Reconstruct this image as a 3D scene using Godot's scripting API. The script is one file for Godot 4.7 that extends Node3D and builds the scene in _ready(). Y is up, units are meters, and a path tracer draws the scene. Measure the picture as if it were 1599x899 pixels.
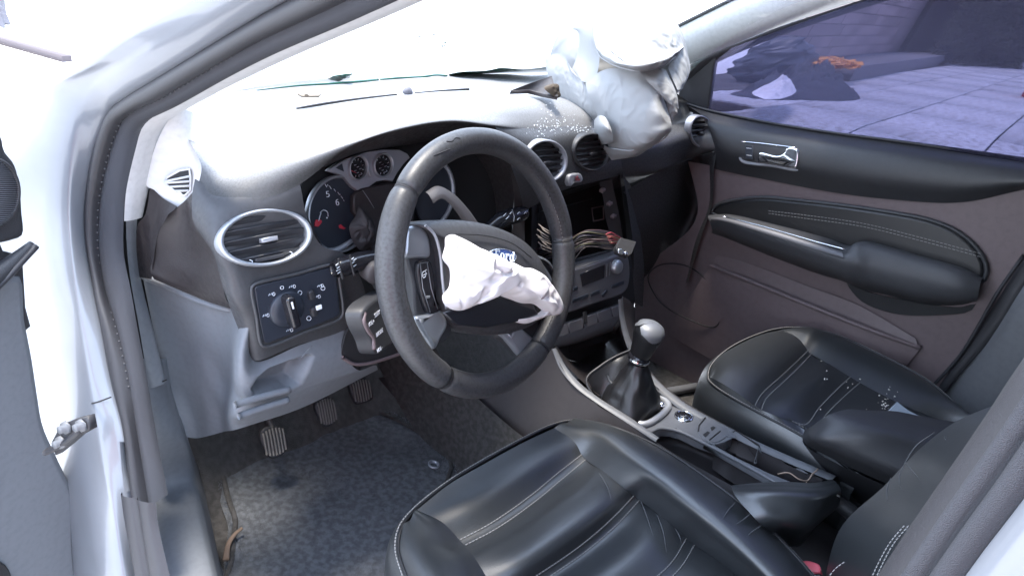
extends Node3D
# A wrecked hatchback's cabin seen through the open driver's door.
# Axes: x to the passenger side, y up, z to the rear; origin on the cabin floor under the steering wheel rim.
const EYE := Vector3(-1.1115, 1.1046, .6364)      # where the photograph was taken from
const RGT := Vector3(.67055533, .15401648, .72569585)
const UPW := Vector3(.22211003, .89166033, -.39447304)
const FWD := Vector3(.70782956, -.42570033, -.56369899)
var rng := RandomNumberGenerator.new()
var M := {}
var used := {}
var tex := {}

# ---------------------------------------------------------------- surveying: a sight line met with a real plane
func ray(x: float, y: float) -> Vector3:
	return RGT * ((x - 799.5) / 1148.2) + UPW * ((449.5 - y) / 1148.2) + FWD
func X(x: float, y: float, v: float) -> Vector3:
	var d := ray(x, y); return EYE + d * ((v - EYE.x) / d.x)
func Y(x: float, y: float, v: float) -> Vector3:
	var d := ray(x, y); return EYE + d * ((v - EYE.y) / d.y)
func Z(x: float, y: float, v: float) -> Vector3:
	var d := ray(x, y); return EYE + d * ((v - EYE.z) / d.z)
func F(x: float, y: float, p: Vector3, n: Vector3) -> Vector3:
	var d := ray(x, y); return EYE + d * ((p - EYE).dot(n) / d.dot(n))
func FL(l: Array, p: Vector3, n: Vector3) -> PackedVector3Array:
	var o := PackedVector3Array()
	for i in range(0, l.size(), 2): o.append(F(l[i], l[i + 1], p, n))
	return o
func XL(v: float, l: Array) -> PackedVector3Array: return FL(l, Vector3(v, 0, 0), Vector3.RIGHT)
func YL(v: float, l: Array) -> PackedVector3Array: return FL(l, Vector3(0, v, 0), Vector3.UP)
func ZL(v: float, l: Array) -> PackedVector3Array: return FL(l, Vector3(0, 0, v), Vector3.BACK)
func X3(l: Array) -> PackedVector3Array:           # triplets: sight line, then its own x
	var o := PackedVector3Array()
	for i in range(0, l.size(), 3): o.append(X(l[i], l[i + 1], l[i + 2]))
	return o
func Y3(l: Array) -> PackedVector3Array:
	var o := PackedVector3Array()
	for i in range(0, l.size(), 3): o.append(Y(l[i], l[i + 1], l[i + 2]))
	return o
func Z3(l: Array) -> PackedVector3Array:
	var o := PackedVector3Array()
	for i in range(0, l.size(), 3): o.append(Z(l[i], l[i + 1], l[i + 2]))
	return o
func V3(l: Array) -> PackedVector3Array:
	var o := PackedVector3Array()
	for i in range(0, l.size(), 3): o.append(Vector3(l[i], l[i + 1], l[i + 2]))
	return o

func seen_at(p: Vector3) -> Vector2:               # the sight line through a point, to tell which side of a pressing's edge it lies on
	var v := p - EYE
	return Vector2(799.5 + 1148.2 * v.dot(RGT) / v.dot(FWD), 449.5 - 1148.2 * v.dot(UPW) / v.dot(FWD))
# ---------------------------------------------------------------- nodes
func numbered(called: String) -> String:
	var k: int = used.get(called, 0); used[called] = k + 1
	return called if k == 0 else "%s_%03d" % [called, k]
func thing(called: String, label: String, category: String, at := Vector3.ZERO, group := "") -> Node3D:
	var o := Node3D.new(); o.name = numbered(called); add_child(o, true); o.position = at
	o.set_meta("label", label); o.set_meta("category", category)
	if group: o.set_meta("group", group)
	return o
func mb() -> SurfaceTool:
	var st := SurfaceTool.new(); st.begin(Mesh.PRIMITIVE_TRIANGLES); return st
func world_of(n: Node) -> Vector3:
	var p := Vector3.ZERO
	while n is Node3D and n != self: p += n.position; n = n.get_parent()
	return p
func obj(called: String, st: SurfaceTool, m: Material, parent: Node = self, label := "") -> MeshInstance3D:
	st.generate_normals()
	var o := MeshInstance3D.new()
	var me := st.commit(); o.mesh = me; o.material_override = m
	o.name = numbered(called) if parent == self else called
	parent.add_child(o, true)
	o.position = -world_of(parent)
	if label: o.set_meta("label", label)
	return o
func stuff(o: Node) -> Node: o.set_meta("kind", "stuff"); return o
func tag(o: Node, label: String, category: String, group := "") -> Node:
	o.set_meta("label", label); o.set_meta("category", category)
	if group: o.set_meta("group", group)
	return o
func struct(o: Node, label := "") -> Node:
	o.set_meta("kind", "structure")
	if label: o.set_meta("label", label)
	return o

# ---------------------------------------------------------------- shapes
func tri(st: SurfaceTool, a: Vector3, b: Vector3, c: Vector3) -> void:
	st.set_uv(Vector2(a.x, a.y)); st.add_vertex(a); st.add_vertex(b); st.add_vertex(c)
func quad(st: SurfaceTool, a: Vector3, b: Vector3, c: Vector3, d: Vector3) -> void:
	tri(st, a, b, c); tri(st, a, c, d)
func skin(st: SurfaceTool, rows: Array, cu := false, cv := false) -> void:
	var nr := rows.size(); var nc: int = rows[0].size()
	for i in (nr if cv else nr - 1):
		var a: PackedVector3Array = rows[i]; var b: PackedVector3Array = rows[(i + 1) % nr]
		for j in (nc if cu else nc - 1):
			var k := (j + 1) % nc
			quad(st, a[j], a[k], b[k], b[j])
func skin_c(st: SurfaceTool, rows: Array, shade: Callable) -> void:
	# like skin(), with a painted light-to-shade share for each point in the vertex colour
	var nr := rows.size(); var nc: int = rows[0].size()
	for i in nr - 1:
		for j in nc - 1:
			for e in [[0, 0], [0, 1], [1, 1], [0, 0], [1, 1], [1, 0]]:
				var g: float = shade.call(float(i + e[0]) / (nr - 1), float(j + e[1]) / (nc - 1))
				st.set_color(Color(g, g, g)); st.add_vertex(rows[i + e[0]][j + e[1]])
func crs(p: PackedVector3Array, n: int, closed := false) -> PackedVector3Array:
	var m := p.size()
	if m == 1 or n == 1:
		var r := PackedVector3Array(); r.resize(n); r.fill(p[0]); return r
	var dense := PackedVector3Array()
	var segs := m if closed else m - 1
	var sub := maxi(6, 3 * n / segs)
	for i in segs:
		var a := p[(i - 1 + m) % m] if closed or i > 0 else p[0] * 2.0 - p[1]
		var b := p[i]; var c := p[(i + 1) % m]
		var d := p[(i + 2) % m] if closed or i + 2 < m else c * 2.0 - b
		var ta := sqrt(maxf((b - a).length(), 1e-5)); var tb := sqrt(maxf((c - b).length(), 1e-5)); var tc := sqrt(maxf((d - c).length(), 1e-5))
		var m1 := ((b - a) / ta - (c - a) / (ta + tb) + (c - b) / tb) * tb
		var m2 := ((c - b) / tb - (d - b) / (tb + tc) + (d - c) / tc) * tb
		for k in sub:
			var t := float(k) / sub
			var t2 := t * t; var t3 := t2 * t
			dense.append(b * (2 * t3 - 3 * t2 + 1) + m1 * (t3 - 2 * t2 + t) + c * (-2 * t3 + 3 * t2) + m2 * (t3 - t2))
	dense.append(p[0] if closed else p[m - 1])
	return even(dense, n, closed)
func even(dense: PackedVector3Array, n: int, closed := false) -> PackedVector3Array:
	var acc := PackedFloat32Array([0.0])
	for i in range(1, dense.size()): acc.append(acc[i - 1] + dense[i].distance_to(dense[i - 1]))
	var total := acc[acc.size() - 1]
	var out := PackedVector3Array()
	var j := 0
	for i in n:
		var s := total * i / (n if closed else n - 1)
		while j < acc.size() - 2 and acc[j + 1] < s: j += 1
		var w := (s - acc[j]) / maxf(acc[j + 1] - acc[j], 1e-9)
		out.append(dense[j].lerp(dense[j + 1], clampf(w, 0, 1)))
	return out
func surf_rows(ctrl: Array, nu: int, nv: int) -> Array:
	# ctrl: rows of control points; the columns are interpolated without re-spacing so that rows stay matched
	var rr := []
	for c in ctrl: rr.append(crs(c, nu))
	var m := rr.size(); var out := []
	for i in nv:
		var f := float(i) / (nv - 1) * (m - 1)
		var k := mini(int(f), m - 2); var t := f - k
		var row := PackedVector3Array()
		for j in nu:
			var b: Vector3 = rr[k][j]; var c: Vector3 = rr[k + 1][j]
			var a: Vector3 = rr[k - 1][j] if k > 0 else b * 2.0 - c
			var d: Vector3 = rr[k + 2][j] if k + 2 < m else c * 2.0 - b
			row.append(b.cubic_interpolate_in_time(c, a, d, t, maxf((c - b).length(), 1e-4), -maxf((b - a).length(), 1e-4), maxf((c - b).length(), 1e-4) + maxf((d - c).length(), 1e-4)))
		out.append(row)
	return out
func surf(st: SurfaceTool, ctrl: Array, nu: int, nv: int) -> Array:
	var r := surf_rows(ctrl, nu, nv); skin(st, r); return r
func frames(path: PackedVector3Array, closed := false, up := Vector3.UP) -> Array:
	var n := path.size(); var fr := []
	var prev := Vector3.ZERO
	for i in n:
		var t := (path[(i + 1) % n] - path[(i - 1 + n) % n]) if closed else (path[mini(i + 1, n - 1)] - path[maxi(i - 1, 0)])
		t = t.normalized()
		var u := prev if i > 0 else up
		u = u - t * u.dot(t)
		if u.length() < 1e-4: u = t.cross(Vector3(.3, .5, .8))
		u = u.normalized(); prev = u
		fr.append([t, u, t.cross(u).normalized()])
	return fr
func tube(st: SurfaceTool, path: PackedVector3Array, r, sides := 8, closed := false, up := Vector3.UP, flat := 1.0, cap := true) -> void:
	# r: one radius or one for each point; flat squashes it along «up»
	var fr := frames(path, closed, up); var rows := []
	for i in path.size():
		var rad: float = r if r is float else r[i]
		var row := PackedVector3Array()
		for k in sides:
			var a := TAU * k / sides
			row.append(path[i] + fr[i][1] * (sin(a) * rad * flat) + fr[i][2] * (cos(a) * rad))
		rows.append(row)
	skin(st, rows, true, closed)
	if cap and not closed:
		for e in [0, rows.size() - 1]:
			var c: Vector3 = path[e]
			for k in sides: tri(st, c, rows[e][k], rows[e][(k + 1) % sides])
func inset(o: PackedVector3Array, n: Vector3, d: float) -> PackedVector3Array:
	var m := o.size(); var out := PackedVector3Array()
	var area := Vector3.ZERO
	for i in m: area += (o[i] - o[0]).cross(o[(i + 1) % m] - o[0])
	var s := signf(area.dot(n))
	for i in m:
		var e1 := (o[i] - o[(i - 1 + m) % m]); var e2 := (o[(i + 1) % m] - o[i])
		e1 = (e1 - n * e1.dot(n)).normalized(); e2 = (e2 - n * e2.dot(n)).normalized()
		var n1 := n.cross(e1) * s; var n2 := n.cross(e2) * s
		var b := n1 + n2
		var l := b.length()
		if l < .3: out.append(o[i]); continue
		b /= l
		out.append(o[i] + b * (d / maxf(b.dot(n1), .5)))
	return out
func cap(st: SurfaceTool, o: PackedVector3Array, n: Vector3) -> void:
	var e := n.cross(Vector3.UP if absf(n.y) < .9 else Vector3.RIGHT).normalized(); var g := n.cross(e)
	var flat := PackedVector2Array()
	for p in o: flat.append(Vector2(p.dot(e), p.dot(g)))
	var idx := Geometry2D.triangulate_polygon(flat)
	for i in range(0, idx.size(), 3): tri(st, o[idx[i]], o[idx[i + 1]], o[idx[i + 2]])
func plate(st: SurfaceTool, o: PackedVector3Array, n: Vector3, th: float, bev := .0015) -> void:
	# a slab whose front outline is o (facing n), th thick, its front edge rounded by bev
	n = n.normalized()
	bev = minf(bev, th * .9)
	st.set_smooth_group(1)
	var rows := []
	var back := PackedVector3Array()
	for p in o: back.append(p - n * th)
	rows.append(back)
	for k in 4:
		var a := PI / 2 * k / 3.0
		var q := inset(o, n, bev * (1 - cos(a))) if k > 0 else o
		var row := PackedVector3Array()
		for p in q: row.append(p - n * (bev * (1 - sin(a))))
		rows.append(row)
	skin(st, rows, true)
	st.set_smooth_group(2)
	cap(st, rows[4], n); cap(st, back, n)
	st.set_smooth_group(0)
func box(st: SurfaceTool, c: Vector3, size: Vector3, b := Basis(), bev := .002) -> void:
	var h := size / 2
	var o := PackedVector3Array()
	for s in [[-1, -1], [1, -1], [1, 1], [-1, 1]]:
		o.append(c + b * Vector3(s[0] * h.x, s[1] * h.y, h.z))
	plate(st, o, b * Vector3.BACK, size.z, bev)
func round_rect(c: Vector3, e1: Vector3, e2: Vector3, w: float, h: float, r: float, k := 5) -> PackedVector3Array:
	var o := PackedVector3Array()
	for q in 4:
		var sx: float = [1, -1, -1, 1][q]; var sy: float = [1, 1, -1, -1][q]
		for i in k + 1:
			var a := PI / 2 * (q + float(i) / k)
			o.append(c + e1 * (sx * (w / 2 - r) + cos(a) * r) + e2 * (sy * (h / 2 - r) + sin(a) * r))
	return o
func lathe(st: SurfaceTool, at: Vector3, axis: Vector3, prof: Array, n := 24, e1 := Vector3.ZERO, squash := 1.0) -> void:
	axis = axis.normalized()
	if e1 == Vector3.ZERO: e1 = axis.cross(Vector3(.31, .2, .93)).normalized()
	else: e1 = (e1 - axis * e1.dot(axis)).normalized()
	var e2 := axis.cross(e1)
	var rows := []
	for p in prof:
		var row := PackedVector3Array()
		for k in n:
			var a := TAU * k / n
			row.append(at + axis * p[1] + (e1 * cos(a) + e2 * (sin(a) * squash)) * p[0])
		rows.append(row)
	skin(st, rows, true)
func oval(cx: float, cy: float, a: float, b: float, tilt: float, p: Vector3, n: Vector3, k := 40) -> PackedVector3Array:
	var o := PackedVector3Array()
	for i in k:
		var t := TAU * i / k
		var u := a * cos(t); var v := b * sin(t)
		o.append(F(cx + u * cos(tilt) - v * sin(tilt), cy + u * sin(tilt) + v * cos(tilt), p, n))
	return o
func mid(o: PackedVector3Array) -> Vector3:
	var c := Vector3.ZERO
	for p in o: c += p
	return c / o.size()
func shrink(o: PackedVector3Array, s: float, off := Vector3.ZERO) -> PackedVector3Array:
	var c := mid(o); var r := PackedVector3Array()
	for p in o: r.append(c + (p - c) * s + off)
	return r
func moved(o: PackedVector3Array, off: Vector3) -> PackedVector3Array:
	var r := PackedVector3Array()
	for p in o: r.append(p + off)
	return r
func nz(nn: FastNoiseLite, p: Vector3, f: float) -> float: return nn.get_noise_3d(p.x * f, p.y * f, p.z * f)
func noise(seed_: int, kind := FastNoiseLite.TYPE_SIMPLEX_SMOOTH, oct := 4, freq := 1.0) -> FastNoiseLite:
	var q := FastNoiseLite.new(); q.seed = seed_; q.noise_type = kind; q.frequency = freq; q.fractal_octaves = oct; return q
func stitches(st: SurfaceTool, path: PackedVector3Array, up: Vector3, step := .0055, r := .0007, lift := .0006) -> void:
	var total := 0.0
	for i in range(1, path.size()): total += path[i].distance_to(path[i - 1])
	var n := maxi(2, int(total / step))
	var q := even(path, n + 1)
	for i in n:
		var d := q[i + 1] - q[i]
		var a := q[i] + d * .14 + up * lift; var b := q[i] + d * .86 + up * lift
		var s := d.cross(up).normalized() * r; var u := up * r
		quad(st, a - s, b - s, b + u, a + u); quad(st, a + u, b + u, b + s, a + s)
		tri(st, a - s, a + u, a + s); tri(st, b - s, b + s, b + u)
func letters(called: String, text: String, at: Vector3, right: Vector3, upv: Vector3, h: float, m: Material, parent: Node, font := "Droid Sans", bold := false) -> MeshInstance3D:
	var tm := TextMesh.new(); tm.text = text
	var f := SystemFont.new(); f.font_names = PackedStringArray([font]); f.font_weight = 700 if bold else 400
	tm.font = f; tm.font_size = 64; tm.pixel_size = h / 46.0; tm.depth = .0006; tm.curve_step = 4
	var o := MeshInstance3D.new(); o.mesh = tm; o.material_override = m; o.name = called
	parent.add_child(o, true)
	right = right.normalized(); var back := right.cross(upv).normalized()
	o.transform = Transform3D(Basis(right, back.cross(right), back), at - world_of(parent) + back * .0007)
	return o

# ---------------------------------------------------------------- materials
func ntex(key: String, kind: int, freq: float, oct: int, normal := false, bump := 4.0, ramp: Gradient = null, size := 512, seed_ := 1) -> NoiseTexture2D:
	if tex.has(key): return tex[key]
	var n := FastNoiseLite.new(); n.seed = seed_; n.noise_type = kind; n.frequency = freq; n.fractal_octaves = oct
	if kind == FastNoiseLite.TYPE_CELLULAR: n.cellular_return_type = FastNoiseLite.RETURN_DISTANCE2_SUB; n.cellular_jitter = 1.0
	var t := NoiseTexture2D.new(); t.width = size; t.height = size; t.seamless = true; t.noise = n
	t.as_normal_map = normal; t.bump_strength = bump
	if ramp: t.color_ramp = ramp
	tex[key] = t
	return t
func ramp(l: Array) -> Gradient:
	var g := Gradient.new(); var o := PackedFloat32Array(); var c := PackedColorArray()
	for e in l: o.append(e[0]); c.append(e[1] if e[1] is Color else Color(e[1], e[1], e[1]))
	g.offsets = o; g.colors = c; return g
func lin(r: float, g: float, b: float) -> Color: return Color(r, g, b).linear_to_srgb()
func mat(c: Color, rough: float, metal := 0.0) -> StandardMaterial3D:
	var m := StandardMaterial3D.new(); m.albedo_color = c; m.roughness = rough; m.metallic = metal; return m
func tri_map(m: StandardMaterial3D, scale: float) -> StandardMaterial3D:
	m.uv1_triplanar = true; m.uv1_scale = Vector3.ONE * scale; m.uv1_triplanar_sharpness = 4.0; return m
func grained(c: Color, rough: float, nk: String, scale: float, depth: float, wear := "") -> StandardMaterial3D:
	var m := mat(c, rough); tri_map(m, scale)
	m.normal_enabled = true; m.normal_texture = tex[nk]; m.normal_scale = depth
	if wear: m.roughness = 1.0; m.roughness_texture = tex[wear]; m.roughness_texture_channel = BaseMaterial3D.TEXTURE_CHANNEL_GRAYSCALE; m.set_meta("r", rough)
	return m
func tinted(m: StandardMaterial3D, key: String) -> StandardMaterial3D: m.albedo_texture = tex[key]; return m
func materials() -> void:
	ntex("grain", FastNoiseLite.TYPE_CELLULAR, .09, 1, true, 3.0)
	ntex("leather", FastNoiseLite.TYPE_CELLULAR, .055, 2, true, 5.0)
	ntex("fine", FastNoiseLite.TYPE_SIMPLEX_SMOOTH, .12, 4, true, 3.0)
	ntex("pile", FastNoiseLite.TYPE_SIMPLEX, .25, 3, true, 9.0)
	ntex("soft", FastNoiseLite.TYPE_SIMPLEX_SMOOTH, .012, 4, true, 6.0)
	ntex("mottle", FastNoiseLite.TYPE_SIMPLEX_SMOOTH, .010, 5, false, 1, ramp([[0, .93], [.5, .98], [1, 1.0]]))
	ntex("dirt", FastNoiseLite.TYPE_SIMPLEX_SMOOTH, .012, 6, false, 1, ramp([[.2, lin(.55, .52, .5)], [.5, lin(.85, .85, .87)], [.8, lin(1, 1, 1)]]), 1024, 7)
	ntex("dust", FastNoiseLite.TYPE_SIMPLEX_SMOOTH, .02, 6, false, 1, ramp([[.2, .86], [.5, .95], [.8, 1.0]]), 1024, 17)
	ntex("carpet", FastNoiseLite.TYPE_SIMPLEX, .012, 7, false, 1, ramp([[.15, .78], [.45, .87], [.6, .94], [.85, 1.0]]), 1024, 3)
	ntex("rough_dash", FastNoiseLite.TYPE_SIMPLEX_SMOOTH, .02, 5, false, 1, ramp([[.2, .42], [.8, .62]]), 512, 9)
	ntex("rough_leather", FastNoiseLite.TYPE_SIMPLEX_SMOOTH, .015, 5, false, 1, ramp([[.2, .25], [.8, .40]]), 512, 11)
	# paint
	M.paint = mat(lin(.165, .178, .20), .35); M.paint.metallic = .15; M.paint.clearcoat_enabled = true; M.paint.clearcoat = .6; M.paint.clearcoat_roughness = .08
	tri_map(M.paint, 1.5); M.paint.albedo_texture = tex.mottle
	M.rubber = grained(lin(.022, .022, .026), .55, "fine", 10, .35)
	M.trim_fabric = grained(lin(.030, .032, .040), .8, "pile", 9, .5)
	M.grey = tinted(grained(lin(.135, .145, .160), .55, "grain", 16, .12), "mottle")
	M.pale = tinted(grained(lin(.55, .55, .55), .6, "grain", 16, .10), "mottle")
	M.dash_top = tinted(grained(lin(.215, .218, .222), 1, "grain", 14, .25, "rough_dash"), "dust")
	M.dash_top.vertex_color_use_as_albedo = true  # vertex colour fades the dusty pad from lit to shaded tone
	M.dash = tinted(grained(lin(.042, .043, .047), 1, "grain", 14, .25, "rough_dash"), "mottle")
	M.dash_brown = tinted(grained(lin(.022, .018, .019), 1, "grain", 10, .35, "rough_dash"), "mottle")
	M.cavity = grained(lin(.010, .010, .012), .7, "fine", 8, .4)
	M.panel = mat(lin(.018, .022, .032), .45)
	M.vent = mat(lin(.020, .021, .025), .42)
	M.silver = mat(lin(.36, .38, .41), .38, .7)
	M.satin = mat(lin(.30, .31, .34), .45, .5)
	M.unit = mat(lin(.10, .10, .11), .5, .2)
	M.chrome = mat(lin(.75, .77, .80), .14, 1.0)
	M.bright = mat(lin(.34, .35, .37), .42, .4)
	M.knob = mat(lin(.15, .155, .165), .48, .35)
	M.crack = mat(lin(.02, .03, .03), .3)
	M.tuft = mat(Color.WHITE, .95); M.tuft.vertex_color_use_as_albedo = true
	M.armrest = tinted(grained(lin(.050, .051, .056), .55, "grain", 9, .3), "mottle")
	M.gloss = mat(lin(.012, .012, .015), .18)
	M.print = mat(lin(.70, .74, .80), .6)
	M.red = mat(lin(.42, .03, .05), .45)
	M.leather = tinted(grained(lin(.020, .0225, .025), .38, "leather", 10, .13), "mottle"); M.leather.metallic_specular = .85
	M.leather_matt = tinted(grained(lin(.008, .008, .0095), .40, "leather", 9, .15), "mottle")
	M.wheel = tinted(grained(lin(.038, .039, .042), .45, "leather", 14, .18), "dirt")
	M.thread = mat(lin(.20, .195, .19), .8)
	M.stitch_dark = mat(lin(.06, .062, .066), .7)
	M.cloth = grained(lin(.62, .60, .60), .85, "fine", 14, .18); M.cloth.backlight = Color(.35, .35, .35); M.cloth.backlight_enabled = true
	M.bag = grained(lin(.27, .278, .282), .85, "fine", 14, .12)
	M.carpet = tinted(grained(lin(.085, .080, .078), .95, "pile", 4, 1.2), "carpet")
	M.mat_carpet = tinted(grained(lin(.142, .150, .164), .95, "pile", 4, 1.0), "carpet")
	M.door_mid = tinted(grained(lin(.132, .100, .104), .55, "grain", 9, .35), "mottle")
	M.door_black = tinted(grained(lin(.028, .0285, .032), .5, "grain", 9, .35), "mottle")
	M.console = tinted(grained(lin(.11, .115, .125), .5, "grain", 12, .25), "mottle")
	M.console_dark = tinted(grained(lin(.035, .031, .033), .6, "grain", 10, .3), "mottle")
	M.headliner = grained(lin(.40, .40, .38), .9, "pile", 8, .3)
	M.steel = grained(lin(.30, .30, .31), .5, "fine", 8, .4); M.steel.metallic = .7
	M.glass = mat(Color(.75, .9, .85, .07), .03); M.glass.transparency = BaseMaterial3D.TRANSPARENCY_ALPHA
	M.tint = mat(Color(.45, .45, .565, .22), .02); M.tint.refraction_enabled = true; M.tint.refraction_scale = .004
	M.green_glass = mat(lin(.02, .10, .07), .15)
	M.pedal_rib = mat(lin(.13, .125, .12), .8)
	M.frost = mat(lin(.75, .78, .78), .5)

func _ready() -> void:
	rng.seed = 20
	# camera
	var cam := Camera3D.new(); cam.name = "camera"; add_child(cam)
	cam.transform = Transform3D(Basis(RGT, UPW, -FWD), EYE)
	cam.fov = 42.76; cam.near = .02; cam.far = 200.0; cam.current = true
	# sky, sun, exposure
	var we := WorldEnvironment.new(); we.name = "world_environment"
	var env := Environment.new(); we.environment = env; add_child(we)
	env.background_mode = Environment.BG_SKY
	var sky := Sky.new(); var ps := ProceduralSkyMaterial.new()
	ps.sky_top_color = Color(.74, .82, .95); ps.sky_horizon_color = Color(.93, .96, 1.0); ps.sky_curve = .2
	ps.ground_bottom_color = Color(.5, .5, .5); ps.ground_horizon_color = Color(.85, .87, .9)
	sky.sky_material = ps; env.sky = sky
	env.tonemap_mode = Environment.TONE_MAPPER_LINEAR
	env.tonemap_exposure = 7.0
	env.sdfgi_enabled = true; env.ssao_enabled = true; env.ssil_enabled = true
	var sun := DirectionalLight3D.new(); sun.name = "sun"; add_child(sun)
	sun.light_energy = .5; sun.light_angular_distance = 14.0; sun.light_color = Color(1.0, .97, .93); sun.shadow_enabled = true
	sun.look_at_from_position(Vector3.ZERO, Vector3(.10, -.975, .17), Vector3.BACK)
	materials()
	yard()
	added_red_gate()
	car_body()
	driver_door()
	passenger_door()
	dashboard()
	steering()
	console()
	seats()
	footwell()
	airbags()
	loose_things()

# ---------------------------------------------------------------- the yard outside
func yard() -> void:
	var conc := tinted(grained(lin(.60, .59, .57), .85, "fine", .8, .5), "mottle")
	var st := mb()
	quad(st, Vector3(-60, -.3, -60), Vector3(60, -.3, -60), Vector3(60, -.3, 60), Vector3(-60, -.3, 60))
	struct(obj("ground", st, conc), "pale concrete yard in full sun around the car")
	# raised terrace on the far side with its slabs
	var y0 := .10
	var dirx := Vector3(1, 0, -.09).normalized(); var dirz := Vector3(.09, 0, 1).normalized()
	var corner := Y(1440, 101, y0); var near := Y(1295, 143, y0)
	var slabs := []
	for k in 3: slabs.append(tinted(grained(lin(.42 + .03 * k, .42 + .03 * k, .43 + .03 * k), .8, "fine", 1.2, .5), "dirt"))
	var terrace := Node3D.new(); terrace.name = "terrace"; add_child(terrace)
	struct(terrace, "pale slab terrace seen through the tinted passenger window")
	st = mb()
	box(st, Vector3(17.0, y0 - .22, 1.0), Vector3(24, .4, 12), Basis(Vector3.UP, .09), .01)
	obj("bed", st, tinted(grained(lin(.16, .155, .15), .9, "fine", 1.5, .5), "dirt"), terrace)
	var c0 := Y(1325, 172, y0)                    # a joint of the slabs passes here
	for i in range(-4, 12):
		for j in range(-3, 5):
			var c := c0 + dirx * (i * 1.38 + (.69 if j % 2 else 0.0)) + dirz * (j * .70 + .35)
			# beyond the ledge there are no slabs
			var along := (corner - near).normalized(); var off := (c - near).cross(along).y
			if off < -.05 and c.x < corner.x + .8: continue
			if c.x > 19.0 or c.x < 3.2: continue
			st = mb()
			box(st, c + Vector3(0, .004 * rng.randf(), 0), Vector3(1.366, .05, .688), Basis(Vector3.UP, .0898), .006)
			obj("slab", st, slabs[rng.randi() % 3], terrace)
	# ledge along the block wall
	var along := (corner - near).normalized(); var inward := Vector3.UP.cross(along).normalized()
	if inward.z > 0: inward = -inward
	var yaw := atan2(-along.z, along.x)
	var b := Basis(Vector3.UP, yaw)
	st = mb()
	var lc := near + along * 7.4 + inward * .55
	box(st, Vector3(lc.x, y0 + .16, lc.z), Vector3(14, .36, 1.1), b, .02)
	tag(obj("concrete_ledge", st, tinted(grained(lin(.17, .165, .17), .9, "fine", 1.5, .6), "dirt")), "low grey concrete ledge at the foot of the block wall", "ledge")
	# block wall
	var wall := thing("block_wall", "grey concrete block wall behind the tinted passenger window", "wall")
	var wb := near + inward * 1.12
	var bm := []
	for k in 4:
		var g := .20 + .035 * k
		bm.append(tinted(grained(lin(g, g * .78, g * .74), .9, "fine", 2.5, .8), "mottle"))
	for r in 8:
		for i in range(1, 26):
			var p := wb + along * (i * .62 + (.31 if r % 2 else 0.0))
			st = mb()
			box(st, Vector3(p.x, y0 + .34 + r * .285 + .14, p.z) + inward * (.1 + rng.randf() * .008), Vector3(.605, .27, .2), b, .008)
			obj("block", st, bm[rng.randi() % 4], wall)
	st = mb()
	var wc := wb + along * 8.4 + inward * .115
	box(st, Vector3(wc.x, y0 + 1.45, wc.z), Vector3(16.0, 2.7, .16), b, .01)
	obj("mortar", st, grained(lin(.13, .12, .12), .95, "fine", 3, .5), wall)
	# dark shrubs past the corner
	var leafm := mat(lin(.07, .075, .06), .9)
	var hedge := thing("dark_hedge", "dark overgrown hedge beyond the corner of the slab terrace", "hedge", corner)
	st = mb()
	var far := Y(1640, 130, y0)
	for i in 9000:
		var t := rng.randf_range(-.05, 1.6); var d := rng.randf() * 1.5
		var h := rng.randf() * (2.4 + .4 * sin(t * 9.0))
		var p := corner.lerp(far, t) + Vector3(.8, 0, -.3) * (d + .3 + .25 * sin(h * 5.0 + t * 17.0)) + Vector3(0, h, 0)
		var a := Vector3(rng.randfn(), rng.randfn(), rng.randfn()).normalized() * .12
		var c := Vector3(rng.randfn(), rng.randfn(), rng.randfn()).normalized() * .04
		tri(st, p - a, p + c, p + a)
	stuff(obj("leaves", st, leafm, hedge))
	st = mb()
	for i in 14:
		var p := corner.lerp(far, i / 9.0) + Vector3(1.3, 0, -.5)
		tube(st, crs(PackedVector3Array([p, p + Vector3(.1, 1.1, .1 * sin(i)), p + Vector3(-.1, 2.2, .3 * sin(i * 2.0))]), 6), .035, 6)
	obj("stem", st, mat(lin(.06, .045, .035), .9), hedge)
	st = mb()
	var hd := (far - corner); hd.y = 0
	box(st, corner + hd * .8 + Vector3(2.2, 1.4, -.9), Vector3(hd.length() * 2.0, 3.0, .2), Basis(Vector3.UP, atan2(-hd.z, hd.x)), .02)
	tag(obj("stained_wall", st, tinted(grained(lin(.055, .045, .045), .9, "fine", 2, .6), "dirt")), "dark stained wall behind the hedge at the end of the terrace", "wall")
	# white post and leaning plank
	st = mb()
	var pb := Y(1578, 118, y0)
	tube(st, PackedVector3Array([pb, pb + Vector3(.25, 1.4, .1), pb + Vector3(.55, 3.0, .2)]), .11, 12)
	tag(obj("post", st, mat(lin(.62, .62, .63), .6)), "pale round post standing at the right end of the terrace", "post")
	st = mb()
	var qb := Y(1532, 86, y0 + .2)
	tube(st, PackedVector3Array([qb, qb + Vector3(1.2, 2.6, .9)]), .09, 4)
	tag(obj("leaning_plank", st, mat(lin(.14, .10, .085), .85)), "brown wooden plank leaning among the dark hedge", "plank")
	# dry leaves on the ledge
	st = mb()
	for i in 420:
		var r := sqrt(rng.randf()) * .52; var a := rng.randf() * TAU
		var lp := Y(1272, 88, y0 + .345) + Vector3(cos(a) * r, rng.randf() * .20 * (1 - r), sin(a) * r * .6)
		var u := Vector3(rng.randfn(), rng.randfn() * .4, rng.randfn()).normalized() * .06
		var v := Vector3(rng.randfn(), rng.randfn() * .4, rng.randfn()).normalized() * .05
		quad(st, lp - u, lp - v, lp + u, lp + v)
	stuff(tag(obj("dry_leaves", st, mat(lin(.62, .26, .06), .8)), "small heap of orange dry leaves on the ledge by the block wall", "leaves"))
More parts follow.
